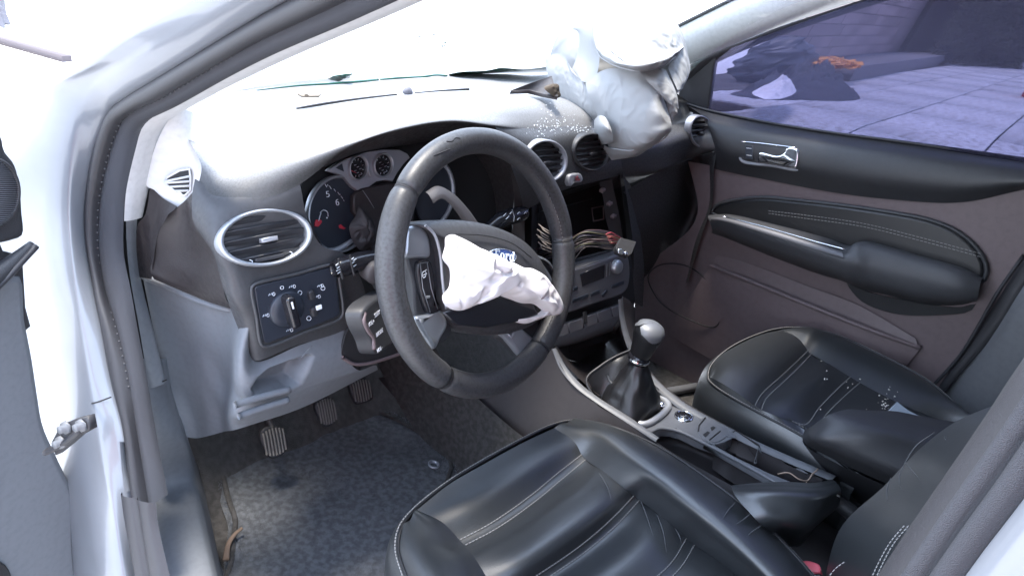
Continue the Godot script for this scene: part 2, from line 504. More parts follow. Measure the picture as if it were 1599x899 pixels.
	# heap of dark cloth with a pale cloth on it, standing black bag
	st = mb()
	heap(st, [1120, 178, 1150, 150, 1185, 118, 1215, 104, 1250, 110, 1280, 128, 1300, 152, 1325, 184, 1290, 190, 1230, 186, 1170, 186], y0 + .03, .34, 5)
	tag(obj("dark_cloth_heap", st, grained(lin(.045, .05, .06), .95, "fine", 5, .6)), "crumpled dark cloth heaped on the terrace slabs under the block wall", "cloth")
	st = mb()
	heap(st, [1154, 166, 1165, 148, 1190, 143, 1215, 142, 1226, 152, 1222, 166, 1200, 178, 1175, 180], y0 + .30, .13, 8)
	tag(obj("pale_cloth", st, M.cloth), "pale crumpled cloth lying on the heap of dark cloth", "cloth")
	st = mb()
	var bb := Y(1176, 150, y0)
	lathe(st, bb + Vector3(.75, 0, -.42), Vector3(.02, 1, 0), sack_profile(), 48)
	wrinkle(st, .07, 4.0, 6)
	tag(obj("black_sack", st_last, mat(lin(.035, .04, .05), .5)), "tall dark plastic sack standing behind the heap of cloth", "sack")
	st = mb()
	var rp := Y(1600, 196, y0)
	box(st, rp + Vector3(.1, .16, 0), Vector3(.42, .34, .30), Basis(Vector3.UP, .4), .04)
	tag(obj("red_crate", st, mat(lin(.34, .03, .05), .5)), "small red crate at the right edge of the tinted window", "crate")
	# beyond the front wing
	st = mb()
	box(st, (Y(0, 63, -.28) + Y(88, 88, -.28)) / 2, Vector3(.09, .05, (Y(-30, 55, -.28) - Y(86, 88, -.28)).length()), basis_along(Y(88, 88, -.28) - Y(-30, 55, -.28)), .006)
	tag(obj("fallen_plank", st, tinted(mat(lin(.105, .088, .092), .9), "mottle")), "short grey plank lying on the pale yard beyond the front wing", "plank")
	st = mb()
	heap(st, [-40, -30, 4, -40, 6, -5, 9, 20, 14, 38, 8, 36, 6, 44, 0, 40, -30, 30], -.29, .12, 3)
	tag(obj("grey_rag", st, mat(lin(.06, .06, .075), .9)), "grey rag lying on the yard in the far upper left corner", "rag")

func sack_profile() -> Array:
	var o := []
	for i in 34:
		var t := i / 33.0
		o.append([maxf(.005, .48 * pow(sin(PI * clampf(t * .93 + .07, 0, 1)), .45) * (1.0 - .25 * t)), t * .95])
	return o
# ---------------------------------------------------------------- an unseen red gate, added to throw warm light into the cabin
func added_red_gate() -> void:
	var g := thing("added_red_gate", "added red boarded gate, out of view, that throws warm reflections into the cabin", "gate", Vector3(-2.3, -.3, 1.75))
	var m := tinted(mat(lin(.42, .07, .05), .5), "mottle")
	for i in 11:
		var st := mb()
		box(st, Vector3(-2.3 - .02 * (i % 2), .85, .95 + i * .16), Vector3(.03, 2.1, .15), Basis(), .004)
		obj("board", st, m, g)
	for y in [.05, .9, 1.75]:
		var st := mb()
		box(st, Vector3(-2.345, y, 1.75), Vector3(.04, .1, 1.75), Basis(), .004)
		obj("rail", st, m, g)

var st_last: SurfaceTool
func basis_along(d: Vector3) -> Basis:
	d = d.normalized(); var x := Vector3.UP.cross(d).normalized(); return Basis(x, d.cross(x), d)
func wrinkle(st: SurfaceTool, amp: float, freq: float, seed_: int) -> void:
	# pushes the points of a committed shape along noise: folds of a sack or rag
	var me := st.commit(); var md := MeshDataTool.new(); md.create_from_surface(me, 0)
	var n := noise(seed_)
	for i in md.get_vertex_count():
		var v := md.get_vertex(i)
		md.set_vertex(i, v + Vector3(nz(n, v, freq), .3 * nz(n, v + Vector3.ONE * 9, freq), nz(n, v + Vector3.ONE * 5, freq)) * amp * 2.0)
	var out := ArrayMesh.new(); md.commit_to_surface(out)
	st_last = SurfaceTool.new(); st_last.create_from(out, 0)
func heap(st: SurfaceTool, l: Array, y: float, h: float, seed_: int) -> void:
	var o := crs(YL(y, l), 140, true); var c := mid(o); var n := noise(seed_); var rows := []
	for k in 41:
		var s := 1.0 - k / 40.0
		var row := PackedVector3Array()
		for p in o:
			var q := c + (p - c) * s
			var rise := h * (1 - s * s) * (.75 + 1.1 * nz(n, q, 1.8)) + (1 - s * s) * h * 1.1 * absf(nz(n, q, 4.5)) + (1 - s * s) * .05 * nz(n, q, 11.0)
			row.append(q + Vector3(0, rise, 0))
		rows.append(row)
	skin(st, rows, true)

# ---------------------------------------------------------------- the car's shell
func loft(st: SurfaceTool, lines: Array, n: int, bulge := []) -> Array:
	# lines run the same way; each pair is joined, bulge[i] > 0 rounds the strip between line i and i + 1 outwards along its own normal
	var rs := []
	for l in lines: rs.append(crs(l, n))
	var rows := []
	for i in rs.size() - 1:
		var b: float = bulge[i] if i < bulge.size() else 0.0
		var steps := 7 if b != 0.0 else 2
		for k in steps:
			if k == steps - 1 and i < rs.size() - 2: continue
			var t := float(k) / (steps - 1)
			var row := PackedVector3Array()
			for j in n:
				var a: Vector3 = rs[i][j]; var c: Vector3 = rs[i + 1][j]
				var p := a.lerp(c, t)
				if b != 0.0:
					var tg: Vector3 = rs[i][mini(j + 1, n - 1)] - rs[i][maxi(j - 1, 0)]
					var nn := tg.cross(c - a).normalized()
					if nn.dot(EYE - a) < 0: nn = -nn
					p += nn * b * sqrt(maxf(0, 1 - pow(2 * t - 1, 2)))
				row.append(p)
			rows.append(row)
	skin(st, rows)
	return rows

func car_body() -> void:
	var car := thing("car_body", "silver hatchback shell round the open driver's doorway with black door seals", "car body")
	var P := Vector3(-.735, .75, 0); var N := Vector3(1, -.15, 0)
	var L0 := FL([660, -300, 420, -110, 265, 0, 180, 62, 100, 120, 0, 205], Vector3(-.83, .6, 0), Vector3(1, -.3, 0))
	L0.append_array(XL(-.85, [-60, 300, -60, 450, -30, 600, 20, 760, 60, 960]))
	var L1 := FL([660, -210, 480, -84, 340, 0, 200, 82, 122, 150, 108, 240, 104, 330, 110, 420, 120, 500, 135, 600, 148, 680, 165, 760, 205, 960], P + Vector3(-.03, 0, 0), N)
	var L2l := [690, -150, 520, -40, 400, 27, 250, 118, 190, 155, 170, 172, 150, 225, 136, 300, 133, 350, 137, 400, 146, 450, 160, 512, 175, 590, 193, 675, 206, 765]
	var L2 := FL(L2l + [212, 820, 222, 960], P, N)
	var st := mb()
	loft(st, [L0, L1, L2], 90, [.012, .004])
	obj("a_pillar", st, M.paint, car)
	# the seal round the doorway: a round bulb and a flat lip with a row of fixing dots
	var Lm := FL([700, -90, 532, 5, 400, 67, 325, 110, 250, 155, 212, 172, 190, 190, 175, 225, 157, 300, 153, 350, 155, 400, 163, 450, 182, 512, 200, 590, 213, 675, 232, 790], P + Vector3(.012, 0, 0), N)
	var Li := FL([760, -70, 622, 0, 400, 97, 265, 170, 235, 185, 220, 202, 213, 225, 196, 300, 192, 350, 193, 400, 203, 450, 214, 512, 229, 590, 243, 675, 262, 772], P + Vector3(.034, 0, 0), N)
	st = mb(); loft(st, [FL(L2l, P, N), Lm], 90, [.013])
	obj("seal_bulb", st, M.rubber, car)
	st = mb(); loft(st, [Lm, Li], 90, [.006])
	obj("seal_lip", st, M.trim_fabric, car)
	st = mb()
	var dots := crs(Lm, 220)
	for i in range(60, 190, 2): lathe(st, dots[i] + Vector3(-.002, 0, .001), Vector3(-.7, .2, .6), [[.0014, 0.0], [.0012, .001], [.0001, .0013]], 6)
	stuff(obj("seal_dots", st, M.stitch_dark, car))
	# end of the upper seal, and the lower length that starts under it
	st = mb()
	loft(st, [FL([190, 768, 194, 800, 203, 850, 214, 905, 225, 960], P + Vector3(-.030, 0, 0), N), FL([214, 776, 219, 805, 226, 850, 236, 905, 247, 960], P + Vector3(-.022, 0, 0), N), FL([243, 784, 245, 810, 253, 850, 266, 905, 279, 960], P + Vector3(-.012, 0, 0), N)], 26, [.008, .008])
	obj("sill_seal", st, M.rubber, car)
	# pale strip of body that shows outside the lower seal
	st = mb()
	loft(st, [FL([186, 690, 190, 735, 196, 768], P + Vector3(-.012, 0, 0), N), FL([194, 690, 200, 735, 206, 764], P + Vector3(.0, 0, 0), N)], 10, [.002])
	obj("flange", st, M.paint, car)
	# trims inside the doorway
	st = mb()
	loft(st, [XL(-.71, [196, 338, 197, 380, 202, 430, 218, 520, 232, 606]), XL(-.685, [213, 338, 213, 380, 218, 430, 240, 520, 258, 597])], 24, [.004])
	obj("pillar_foot_trim", st, M.grey, car)
	st = mb()
	loft(st, [joined([XL(-.712, [222, 560, 230, 608, 236, 675]), YL(.165, [238, 765, 242, 850, 262, 980, 290, 1100])]), joined([XL(-.672, [252, 560, 258, 599, 276, 672]), YL(.172, [292, 740, 305, 800, 324, 880, 344, 960, 380, 1090])]), joined([XL(-.655, [262, 560, 268, 605, 288, 680]), YL(.150, [304, 740, 318, 800, 335, 880, 356, 960, 392, 1090])]), joined([XL(-.650, [264, 560, 270, 605, 290, 680]), YL(.02, [312, 740, 326, 800, 343, 880, 364, 960, 400, 1090])])], 50, [.006, .002, .002])
	obj("sill_trim", st, M.grey, car)
	st = mb()
	tube(st, crs(XL(-.690, [232, 608, 246, 599, 259, 593]), 12), .0012, 6)
	obj("trim_joint", st, M.cavity, car)
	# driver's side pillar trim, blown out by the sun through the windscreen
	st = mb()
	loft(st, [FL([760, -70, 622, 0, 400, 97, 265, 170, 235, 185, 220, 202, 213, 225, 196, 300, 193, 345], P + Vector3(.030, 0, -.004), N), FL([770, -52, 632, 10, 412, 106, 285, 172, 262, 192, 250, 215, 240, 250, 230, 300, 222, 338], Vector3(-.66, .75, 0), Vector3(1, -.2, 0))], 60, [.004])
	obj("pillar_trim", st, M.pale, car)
	# door check strap on the hinge side, its bracket and bolts
	var ck := Node3D.new(); ck.name = "door_check"; car.add_child(ck, true)
	st = mb()
	var cp := Vector3(-.83, .2, 0); var cn := Vector3(-1, .15, .35).normalized()
	plate(st, FL([78, 690, 92, 664, 112, 656, 134, 651, 138, 672, 120, 682, 104, 696, 84, 712], cp, cn), cn, .012, .003)
	obj("bracket", st, M.rubber, ck)
	st = mb()
	for q in [[103, 667], [127, 664], [95, 690]]:
		lathe(st, F(q[0], q[1], cp + cn * .001, cn), cn, [[.009, 0.0], [.009, .003], [.0055, .004], [.0055, .010], [.0001, .0105]], 6)
	obj("bolt", st, M.console, ck)
	st = mb()
	tube(st, crs(FL([74, 704, 84, 700, 110, 684, 130, 668], cp - cn * .002, cn), 10), .009, 8, false, Vector3.UP, .5)
	obj("strap", st, M.rubber, ck)
	# a shut line across the jamb, a painted-over plug
	st = mb()
	tube(st, crs(FL([92, 638, 120, 634, 150, 628, 172, 620], P + Vector3(-.028, 0, .004), N), 12), .0012, 6)
	obj("panel_joint", st, M.cavity, car)
	# rear post of the doorway, from the sill to the roof
	var Q := Vector3(-.72, .8, 0); var R := Vector3(1, 0, 0)
	var post := func(l: Array, dx: float, dz: float) -> PackedVector3Array:
		return joined([V3([-.735 + dx, .12, .585 + dz, -.73 + dx, .45, .60 + dz]), FL(l, Q + Vector3(dx, 0, 0), R), V3([-.69 + dx, 1.06, .655 + dz, -.645 + dx, 1.21, .685 + dz])])
	var e0: PackedVector3Array = post.call([1380, 899, 1535, 675, 1640, 523], .03, 0.0)
	var e1: PackedVector3Array = post.call([1406, 899, 1560, 675, 1668, 523], .0, .008)
	var e2: PackedVector3Array = post.call([1456, 899, 1605, 690, 1740, 505], -.004, .02)
	var e3: PackedVector3Array = post.call([1508, 899, 1600, 778, 1800, 510], -.012, .034)
	var e4: PackedVector3Array = post.call([1700, 950, 1800, 800, 1990, 560], -.02, .10)
	st = mb(); loft(st, [e0, e1], 60, [.005])
	obj("rear_seal_lip", st, M.rubber, car)
	st = mb(); loft(st, [moved(e1, Vector3(.001, 0, 0)), e2, e3], 60, [.006, .007])
	obj("rear_seal", st, M.trim_fabric, car)
	st = mb(); loft(st, [moved(e3, Vector3(-.001, 0, 0)), e4], 60, [.01])
	obj("b_pillar", st, M.paint, car)
	st = mb()
	surf(st, [V3([-.755, .95, .72, -.76, .93, 1.2, -.74, .95, 1.72]), V3([-.80, .70, .72, -.81, .70, 1.2, -.80, .70, 1.75]), V3([-.82, .35, .70, -.82, .35, 1.2, -.80, .35, 1.75]), V3([-.78, .10, .69, -.78, .10, 1.2, -.76, .10, 1.75])], 20, 20)
	obj("rear_door_skin", st, M.paint, car)
	st = mb()
	skin(st, [V3([-.745, .94, .73, -.75, .92, 1.2, -.73, .95, 1.72]), V3([-.66, 1.2, .76, -.67, 1.21, 1.2, -.67, 1.17, 1.72])])
	skin(st, [V3([.72, .86, .56, .74, .90, 1.2, .73, .95, 1.72]), V3([.65, 1.24, .60, .66, 1.23, 1.2, .67, 1.17, 1.72])])
	skin(st, [V3([-.70, 1.10, 1.74, 0, 1.12, 1.78, .70, 1.10, 1.74]), V3([-.62, 1.2, 1.72, 0, 1.24, 1.74, .62, 1.2, 1.72])])
	stuff(obj("rear_windows", st, mat(lin(.02, .02, .025), .08), car))
	# roof, headlining, floor pan, rear end and far side: they shut the cabin to the light
	st = mb()
	var roof := []
	for i in 13:
		var x := -.62 + 1.24 * i / 12.0
		var row := PackedVector3Array()
		for j in 9:
			var z := .0 + 1.75 * j / 8.0
			row.append(Vector3(x, 1.24 - .05 * pow(absf(x) / .62, 3) - .0 + .04 * sin(PI * j / 8.0), z))
		roof.append(row)
	skin(st, roof)
	var lower := []
	for r in roof: lower.append(moved(r, Vector3(0, -.03, 0)))
	var st2 := mb(); skin(st2, lower)
	obj("roof", st, M.paint, car); obj("headlining", st2, M.headliner, car)
	st = mb()
	tube(st, crs(V3([-.62, 1.17, .0, -.64, 1.23, .35, -.65, 1.24, .8, -.67, 1.2, 1.5]), 24), .04, 10)
	obj("roof_rail", st, M.paint, car)
	st = mb()
	tube(st, crs(V3([.62, 1.15, -.02, .63, 1.22, .2, .64, 1.25, .45, .66, 1.24, .9, .68, 1.18, 1.7]), 24), .030, 10)
	obj("far_roof_rail", st, M.headliner, car)
	st = mb()
	box(st, Vector3(0, -.06, .45), Vector3(1.62, .08, 2.5), Basis(), .01)
	obj("floor_pan", st, M.cavity, car)
	st = mb()
	box(st, Vector3(0, .52, 1.75), Vector3(1.5, 1.25, .06), Basis(), .01)
	box(st, Vector3(-.72, .45, 1.25), Vector3(.04, .9, 1.0), Basis(), .01)
	box(st, Vector3(.77, .35, 1.35), Vector3(.06, .9, 1.1), Basis(), .01)
	obj("rear_shell", st, M.door_black, car)
	# far side pillar trim with the window channel under it
	st = mb()
	var U := X3([1040, 52, .60, 1060, 42, .60, 1145, 0, .60, 1300, -76, .60, 1500, -180, .60])
	var D := X3([1050, 118, .66, 1082, 98, .66, 1200, 48, .66, 1342, 0, .66, 1560, -70, .66])
	loft(st, [U, D], 24, [.022])
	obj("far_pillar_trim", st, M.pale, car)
	st = mb()
	tube(st, crs(X3([1056, 42, .598, 1100, 20, .598, 1145, -2, .598, 1300, -76, .598]), 16), .0045, 8)
	obj("windscreen_seal", st, M.rubber, car)
	st = mb()
	loft(st, [X3([1060, 115, .668, 1082, 99, .668, 1200, 49, .668, 1342, 1, .668, 1560, -69, .668]), X3([1070, 128, .685, 1100, 108, .685, 1205, 60, .685, 1356, 8, .685, 1570, -58, .685])], 24, [.004])
	obj("window_channel", st, M.rubber, car)
	# bonnet ahead of the windscreen
	st = mb()
	var bon := []
	for i in 9:
		var x := -.72 + 1.44 * i / 8.0
		var row := PackedVector3Array()
		for j in 8:
			var t := j / 7.0
			row.append(Vector3(x * (1.0 - .12 * t), .765 - .03 * pow(absf(x) / .72, 2) - .16 * t * t, -.70 - .1 * (1 - pow(absf(x) / .72, 2)) - t * .85))
		bon.append(row)
	skin(st, bon)
	obj("bonnet", st, M.paint, car)
	st = mb()
	loft(st, [V3([-.74, .72, -.55, 0, .76, -.72, .74, .72, -.55]), V3([-.74, .70, -.72, 0, .74, -.86, .74, .70, -.72])], 16)
	obj("scuttle", st, M.paint, car)
	st = mb()
	surf(st, [V3([-.72, .735, -.78, -.68, .68, -1.2, -.64, .60, -1.65]), V3([-.80, .70, -.70, -.78, .64, -1.2, -.72, .56, -1.65]), V3([-.88, .50, -.66, -.87, .45, -1.2, -.82, .40, -1.65]), V3([-.88, .1, -.62, -.88, .1, -1.2, -.84, .1, -1.65])], 24, 20)
	obj("front_wing", st, M.paint, car)
	# windscreen, cracked and torn along its lower edge
	var wsb := windscreen_base(); var wst := crs(V3([-.585, 1.09, -.02, -.3, 1.13, -.04, 0, 1.14, -.045, .3, 1.13, -.04, .585, 1.10, -.02]), 40)
	var wr := []
	for k in 9:
		var row := PackedVector3Array()
		for j in 40: row.append(wsb[j].lerp(wst[j], k / 8.0) + Vector3(0, .02, -.02) * sin(PI * k / 8.0))
		wr.append(row)
	st = mb(); skin(st, wr)
	var ws := obj("windscreen", st, M.glass, car)
	st = mb()
	# cracks: thin slivers lying in the pane
	for c in [[645, 66, 661, 68], [672, 55, 682, 54], [650, 58, 660, 57], [295, 153, 370, 143], [372, 142, 400, 140], [548, 31, 552, 30], [568, 37, 575, 36]]:
		var a := on_screen(c[0], c[1]); var b := on_screen(c[2], c[3])
		st = mb(); tube(st, PackedVector3Array([a, a.lerp(b, .5) + Vector3(0, .001, 0), b]), PackedFloat32Array([.0004, .0012, .0003]), 5)
		obj("crack", st, M.crack, ws)
	st = mb()
	for i in 60:
		var px := 692 + rng.randfn() * 5.5; var py := 72 + rng.randfn() * 5.0 - (px - 692) * .5
		var a := on_screen(px, py); var s := rng.randf_range(.0007, .0022)
		box(st, a, Vector3(s, s * .7, s), Basis(Vector3(rng.randf(), 1, rng.randf()).normalized(), rng.randf() * 3), .0001)
	stuff(obj("crushed_glass", st, mat(lin(.05, .08, .075), .25), ws))

func on_screen(x: float, y: float) -> Vector3: return F(x, y, Vector3(0, .80, -.66), Vector3(0, .88, -.47))
func windscreen_base() -> PackedVector3Array:
	return crs(Y3([262, 172, .79, 300, 152, .80, 380, 141, .80, 460, 133, .80, 545, 126, .80, 640, 118, .80, 740, 111, .80, 850, 106, .80, 940, 116, .81, 1050, 140, .82]), 40)

# ---------------------------------------------------------------- the open driver's door, at the left edge
func driver_door() -> void:
	var door := thing("driver_door", "open driver's door with grey trim and a round mesh speaker at the left edge", "car door", Vector3(-.82, .1, -.42))
	var n := Vector3(.42, .06, .906).normalized(); var p := Vector3(-.80, .4, -.385)
	var st := mb()
	plate(st, crs(FL([-120, 470, -40, 452, 10, 430, 36, 428, 44, 500, 55, 560, 64, 620, 72, 665, 96, 720, 125, 788, 119, 820, 121, 870, 126, 960, -120, 960], p, n), 90, true), n, .05, .012)
	obj("trim_panel", st, M.grey, door)
	st = mb()
	plate(st, FL([-120, 385, -20, 330, 6, 392, 30, 398, 36, 400, 41, 480, 49, 510, 41, 517, 20, 500, -120, 560], p - n * .004, n), n, .04, .004)
	obj("window_frame", st, M.door_black, door)
	st = mb()   # grab rail sweeping up to the corner
	tube(st, crs(FL([-60, 470, 0, 425, 25, 404, 50, 382], p + n * .02, n), 20), PackedFloat32Array(lerp_list(.018, .006, 20)), 10)
	obj("grab_rail", st, M.door_black, door)
	st = mb()
	tube(st, crs(FL([-50, 488, 4, 440, 30, 412, 56, 384], p + n * .030, n), 20), .004, 6)
	obj("window_seal", st, M.rubber, door)
	# sail with the tweeter
	var q := p + n * .01
	st = mb()
	plate(st, crs(FL([-60, 190, -10, 196, 4, 214, 9, 236, 24, 256, 33, 290, 36, 330, 37, 368, 20, 376, -10, 382, -60, 386], q, n), 60, true), n, .04, .006)
	obj("sail", st, M.door_black, door)
	var sp := oval(-14, 300, 42, 52, 0, q + n * .006, n, 44)
	st = mb(); plate(st, sp, n, .006, .002)
	var grille := obj("speaker_grille", st, M.rubber, door)
	st = mb()
	for k in 34:
		var t := -1.0 + 2.0 * (k + .5) / 34.0
		var c := mid(sp); var w := sqrt(maxf(0, 1 - t * t))
		var up := (sp[10] - c); var rt := (sp[0] - c)
		tube(st, PackedVector3Array([c + up * t - rt * w * .95 + n * .002, c + up * t + n * .004, c + up * t + rt * w * .95 + n * .002]), .00045, 4)
	stuff(obj("mesh", st, M.satin, grille))
	st = mb(); tube(st, sp, .0026, 8, true)
	obj("speaker_ring", st, M.door_black, door)
	# recess below and lower pocket lip
	st = mb()
	plate(st, crs(FL([-60, 860, -10, 872, 14, 890, 20, 960, -60, 960], p + n * .004, n), 30, true), n, .004, .002)
	obj("pocket_opening", st, M.cavity, door)
	st = mb()
	tube(st, crs(FL([-40, 780, 20, 800, 70, 840, 105, 890, 120, 960], p - n * .010, n), 24), .006, 10)
	obj("pocket_lip", st, M.grey, door)
func joined(l: Array) -> PackedVector3Array:
	var o := PackedVector3Array()
	for a in l: o.append_array(a)
	return o
func lerp_list(a: float, b: float, n: int) -> Array:
	var o := []
	for i in n: o.append(lerpf(a, b, i / float(n - 1)))
	return o

# ---------------------------------------------------------------- the shut passenger's door
func passenger_door() -> void:
	var door := thing("passenger_door", "closed black passenger door with purple tinted window and chrome inner handle", "car door", Vector3(.72, .1, .1))
	var n := Vector3(-1, .0, .0)
	# window
	var wp := Vector3(.70, .8, 0); var wn := Vector3(-1, -.22, 0).normalized()
	var st := mb()
	var pa := crs(FL([1082, 178, 1120, 182, 1200, 205, 1300, 222, 1400, 236, 1599, 262, 1900, 300], wp, wn), 30)
	var pb := crs(FL([1090, 100, 1120, 84, 1205, 52, 1290, 22, 1400, -15, 1599, -80, 1950, -180], wp, wn), 30)
	skin(st, [pa, pb, moved(pb, -wn * .004), moved(pa, -wn * .004)], false, true)
	for e in [0, 29]: quad(st, pa[e], pb[e], pb[e] - wn * .004, pa[e] - wn * .004)
	obj("window_pane", st, M.tint, door)
	# mirror triangle ahead of the glass
	st = mb()
	plate(st, FL([1056, 166, 1064, 120, 1088, 88, 1122, 72, 1114, 110, 1106, 170, 1100, 184], wp - Vector3(.004, 0, 0), wn), -wn * -1.0, .015, .004)
	obj("mirror_triangle", st, M.door_black, door)
	# shoulder: from the glass, over the rounded shelf, down to the seam
	st = mb()
	var glass_line := X3([1072, 163, .69, 1100, 172, .695, 1200, 193, .695, 1300, 209, .695, 1400, 222, .695, 1500, 236, .695, 1599, 250, .695, 1800, 276, .695])
	var crest := X3([1102, 188, .655, 1120, 198, .655, 1200, 216, .655, 1300, 232, .655, 1400, 246, .655, 1500, 258, .655, 1599, 268, .655, 1800, 290, .655])
	var face := X3([1115, 228, .650, 1128, 234, .645, 1200, 250, .645, 1300, 266, .645, 1400, 280, .645, 1500, 290, .645, 1599, 285, .645, 1800, 300, .645])
	var seam := X3([1112, 262, .668, 1126, 266, .668, 1200, 281, .668, 1300, 300, .668, 1400, 312, .668, 1500, 316, .668, 1599, 296, .668, 1800, 250, .668])
	surf(st, [glass_line, crest, face, seam], 70, 22)
	obj("shoulder", st, M.door_black, door)
	st = mb()
	tube(st, crs(moved(glass_line, Vector3(-.002, .003, 0)), 60), .0035, 6)
	obj("waist_seal", st, M.rubber, door)
	# main panel
	st = mb()
	var low_top := X3([1075, 252, .672, 1120, 260, .672, 1200, 277, .672, 1300, 296, .672, 1400, 308, .672, 1500, 312, .672, 1599, 292, .672, 1800, 246, .672])
	var low_mid := X3([1090, 330, .680, 1130, 340, .680, 1200, 352, .680, 1300, 372, .680, 1400, 400, .680, 1500, 430, .680, 1560, 420, .680, 1700, 400, .680])
	var low_in := X3([1000, 430, .685, 1080, 440, .685, 1150, 462, .685, 1250, 500, .690, 1350, 535, .69, 1440, 560, .69, 1520, 560, .69, 1680, 560, .69])
	var low_bot := X3([990, 560, .69, 1060, 600, .69, 1130, 640, .69, 1230, 680, .69, 1340, 700, .69, 1430, 720, .69, 1540, 740, .69, 1700, 760, .69])
	surf(st, [low_top, low_mid, low_in, low_bot], 70, 30)
	obj("trim_panel", st, M.door_mid, door)
	# leather insert with double seam
	var ip := Vector3(.664, .6, 0)
	st = mb()
	var ins := crs(FL([1112, 332, 1122, 320, 1150, 313, 1190, 309, 1240, 313, 1320, 322, 1400, 334, 1450, 344, 1490, 360, 1518, 382, 1534, 405, 1538, 422, 1530, 440, 1440, 420, 1340, 392, 1240, 362, 1160, 344], ip, n), 80, true)
	plate(st, ins, n, .03, .008)
	obj("insert", st, M.leather_matt, door)
	st = mb()
	tube(st, shrink(ins, 1.012, Vector3(.004, 0, 0)), .005, 6, true)
	obj("insert_border", st, M.door_black, door)
	st = mb()
	stitches(st, crs(FL([1200, 333, 1260, 341, 1350, 354, 1440, 376, 1533, 401], ip, n), 60), n, .008, .0008)
	stitches(st, crs(FL([1200, 329, 1260, 336, 1350, 349, 1440, 371, 1533, 396], ip, n), 60), n, .008, .0008)
	stuff(obj("stitching", st, M.thread, door))
	# armrest: grip rail, pad and overhang
	var rt := X3([1106, 338, .640, 1130, 338, .630, 1200, 356, .615, 1280, 378, .612, 1318, 391, .610, 1334, 384, .606, 1348, 385, .608, 1420, 405, .610, 1500, 428, .614, 1532, 441, .632])
	var rf := X3([1108, 345, .630, 1130, 346, .612, 1200, 366, .592, 1280, 391, .585, 1320, 404, .584, 1338, 409, .584, 1360, 414, .594, 1420, 430, .600, 1500, 448, .606, 1530, 452, .626])
	var rb := X3([1112, 356, .635, 1130, 360, .620, 1200, 384, .600, 1280, 412, .592, 1320, 426, .592, 1345, 433, .600, 1370, 439, .604, 1430, 454, .608, 1500, 464, .614, 1528, 463, .63])
	var ru := X3([1112, 364, .675, 1130, 370, .675, 1200, 398, .675, 1280, 428, .675, 1320, 440, .675, 1345, 452, .675, 1375, 458, .675, 1440, 474, .675, 1500, 476, .675, 1526, 470, .675])
	var ri := moved(rt, Vector3.ZERO)
	for i in ri.size(): ri[i].x = .675
	st = mb(); surf(st, [ri, rt, rf, rb, ru], 80, 26)
	obj("armrest", st, M.armrest, door)
	st = mb()
	loft(st, [moved(X3([1112, 341, .627, 1130, 341, .620, 1200, 359, .603, 1280, 383, .598, 1316, 395, .594]), Vector3(-.004, .003, 0)), moved(X3([1112, 346, .626, 1130, 347, .612, 1200, 367, .592, 1280, 392, .585, 1318, 403, .582]), Vector3(-.003, .002, 0))], 30, [.003])
	obj("grip_rail", st, M.unit, door)
	st = mb()
	tube(st, crs(moved(X3([1130, 339, .622, 1200, 357, .604, 1280, 380, .600, 1322, 391, .598]), Vector3(-.004, .003, 0)), 30), .0014, 6)
	obj("bright_line", st, M.chrome, door)
	# hollow under the armrest and the map pocket edge
	st = mb()
	plate(st, crs(X3([1322, 440, .679, 1345, 452, .679, 1420, 470, .679, 1500, 480, .679, 1524, 474, .679, 1515, 486, .679, 1470, 492, .679, 1400, 490, .679, 1345, 470, .679]), 40, true), n, .004, .001)
	obj("grip_hollow", st, M.cavity, door)
	var pk := X3([1110, 414, .668, 1150, 430, .66, 1250, 471, .652, 1350, 511, .655, 1438, 543, .678])
	st = mb(); tube(st, crs(pk, 40), .0055, 8)
	obj("pocket_lip", st, M.door_mid, door)
	st = mb()
	loft(st, [moved(crs(pk, 40), Vector3(.002, -.003, 0)), X3([1040, 520, .68, 1110, 560, .672, 1220, 600, .672, 1330, 640, .672, 1412, 575, .684])], 40, [.004])
	obj("map_pocket", st, M.door_mid, door)
	st = mb()
	skin(st, [crs(X3([1120, 398, .678, 1160, 408, .678, 1260, 446, .678, 1340, 476, .678, 1430, 528, .678]), 20), crs(X3([1110, 416, .674, 1150, 432, .672, 1250, 473, .67, 1350, 513, .67, 1436, 545, .672]), 20)])
	obj("pocket_hollow", st, M.door_mid, door)
	st = mb()
	tube(st, crs(X3([1012, 432, .672, 1030, 414, .672, 1075, 416, .672, 1112, 448, .668, 1126, 490, .666, 1118, 510, .664, 1070, 496, .664, 1030, 470, .668]), 50, true), .0018, 6, true)
	obj("speaker_outline", st, M.cavity, door)
	# door end and pillar behind it
	st = mb()
	tube(st, crs(X3([1600, 398, .665, 1560, 455, .668, 1500, 555, .672, 1440, 620, .675]), 24), .004, 8)
	obj("panel_edge", st, M.rubber, door)
	# handle: chrome surround, dark bowl, lever and lock switch
	var hp := Vector3(.648, .72, 0); var hn := Vector3(-1, .12, 0).normalized()
	var hd := Node3D.new(); hd.name = "inner_handle"; door.add_child(hd, true)
	st = mb(); plate(st, crs(FL([1154, 221, 1160, 216, 1200, 221, 1240, 227, 1249, 231, 1250, 262, 1246, 267, 1205, 261, 1160, 255, 1154, 249], hp, hn), 60, true), hn, .012, .003)
	obj("surround", st, M.satin, hd)
	st = mb(); plate(st, crs(FL([1158, 224, 1163, 220, 1200, 225, 1240, 231, 1246, 235, 1246, 258, 1242, 262, 1205, 257, 1162, 250, 1158, 247], hp + hn * .0012, hn), 60, true), hn, .004, .001)
	obj("bowl", st, M.cavity, hd)
	st = mb(); plate(st, crs(FL([1184, 243, 1186, 238, 1215, 243, 1224, 239, 1229, 231, 1246, 233, 1246, 257, 1243, 262, 1205, 256, 1184, 252], hp + hn * .010, hn), 60, true), hn, .009, .004)
	obj("lever", st, M.chrome, hd)
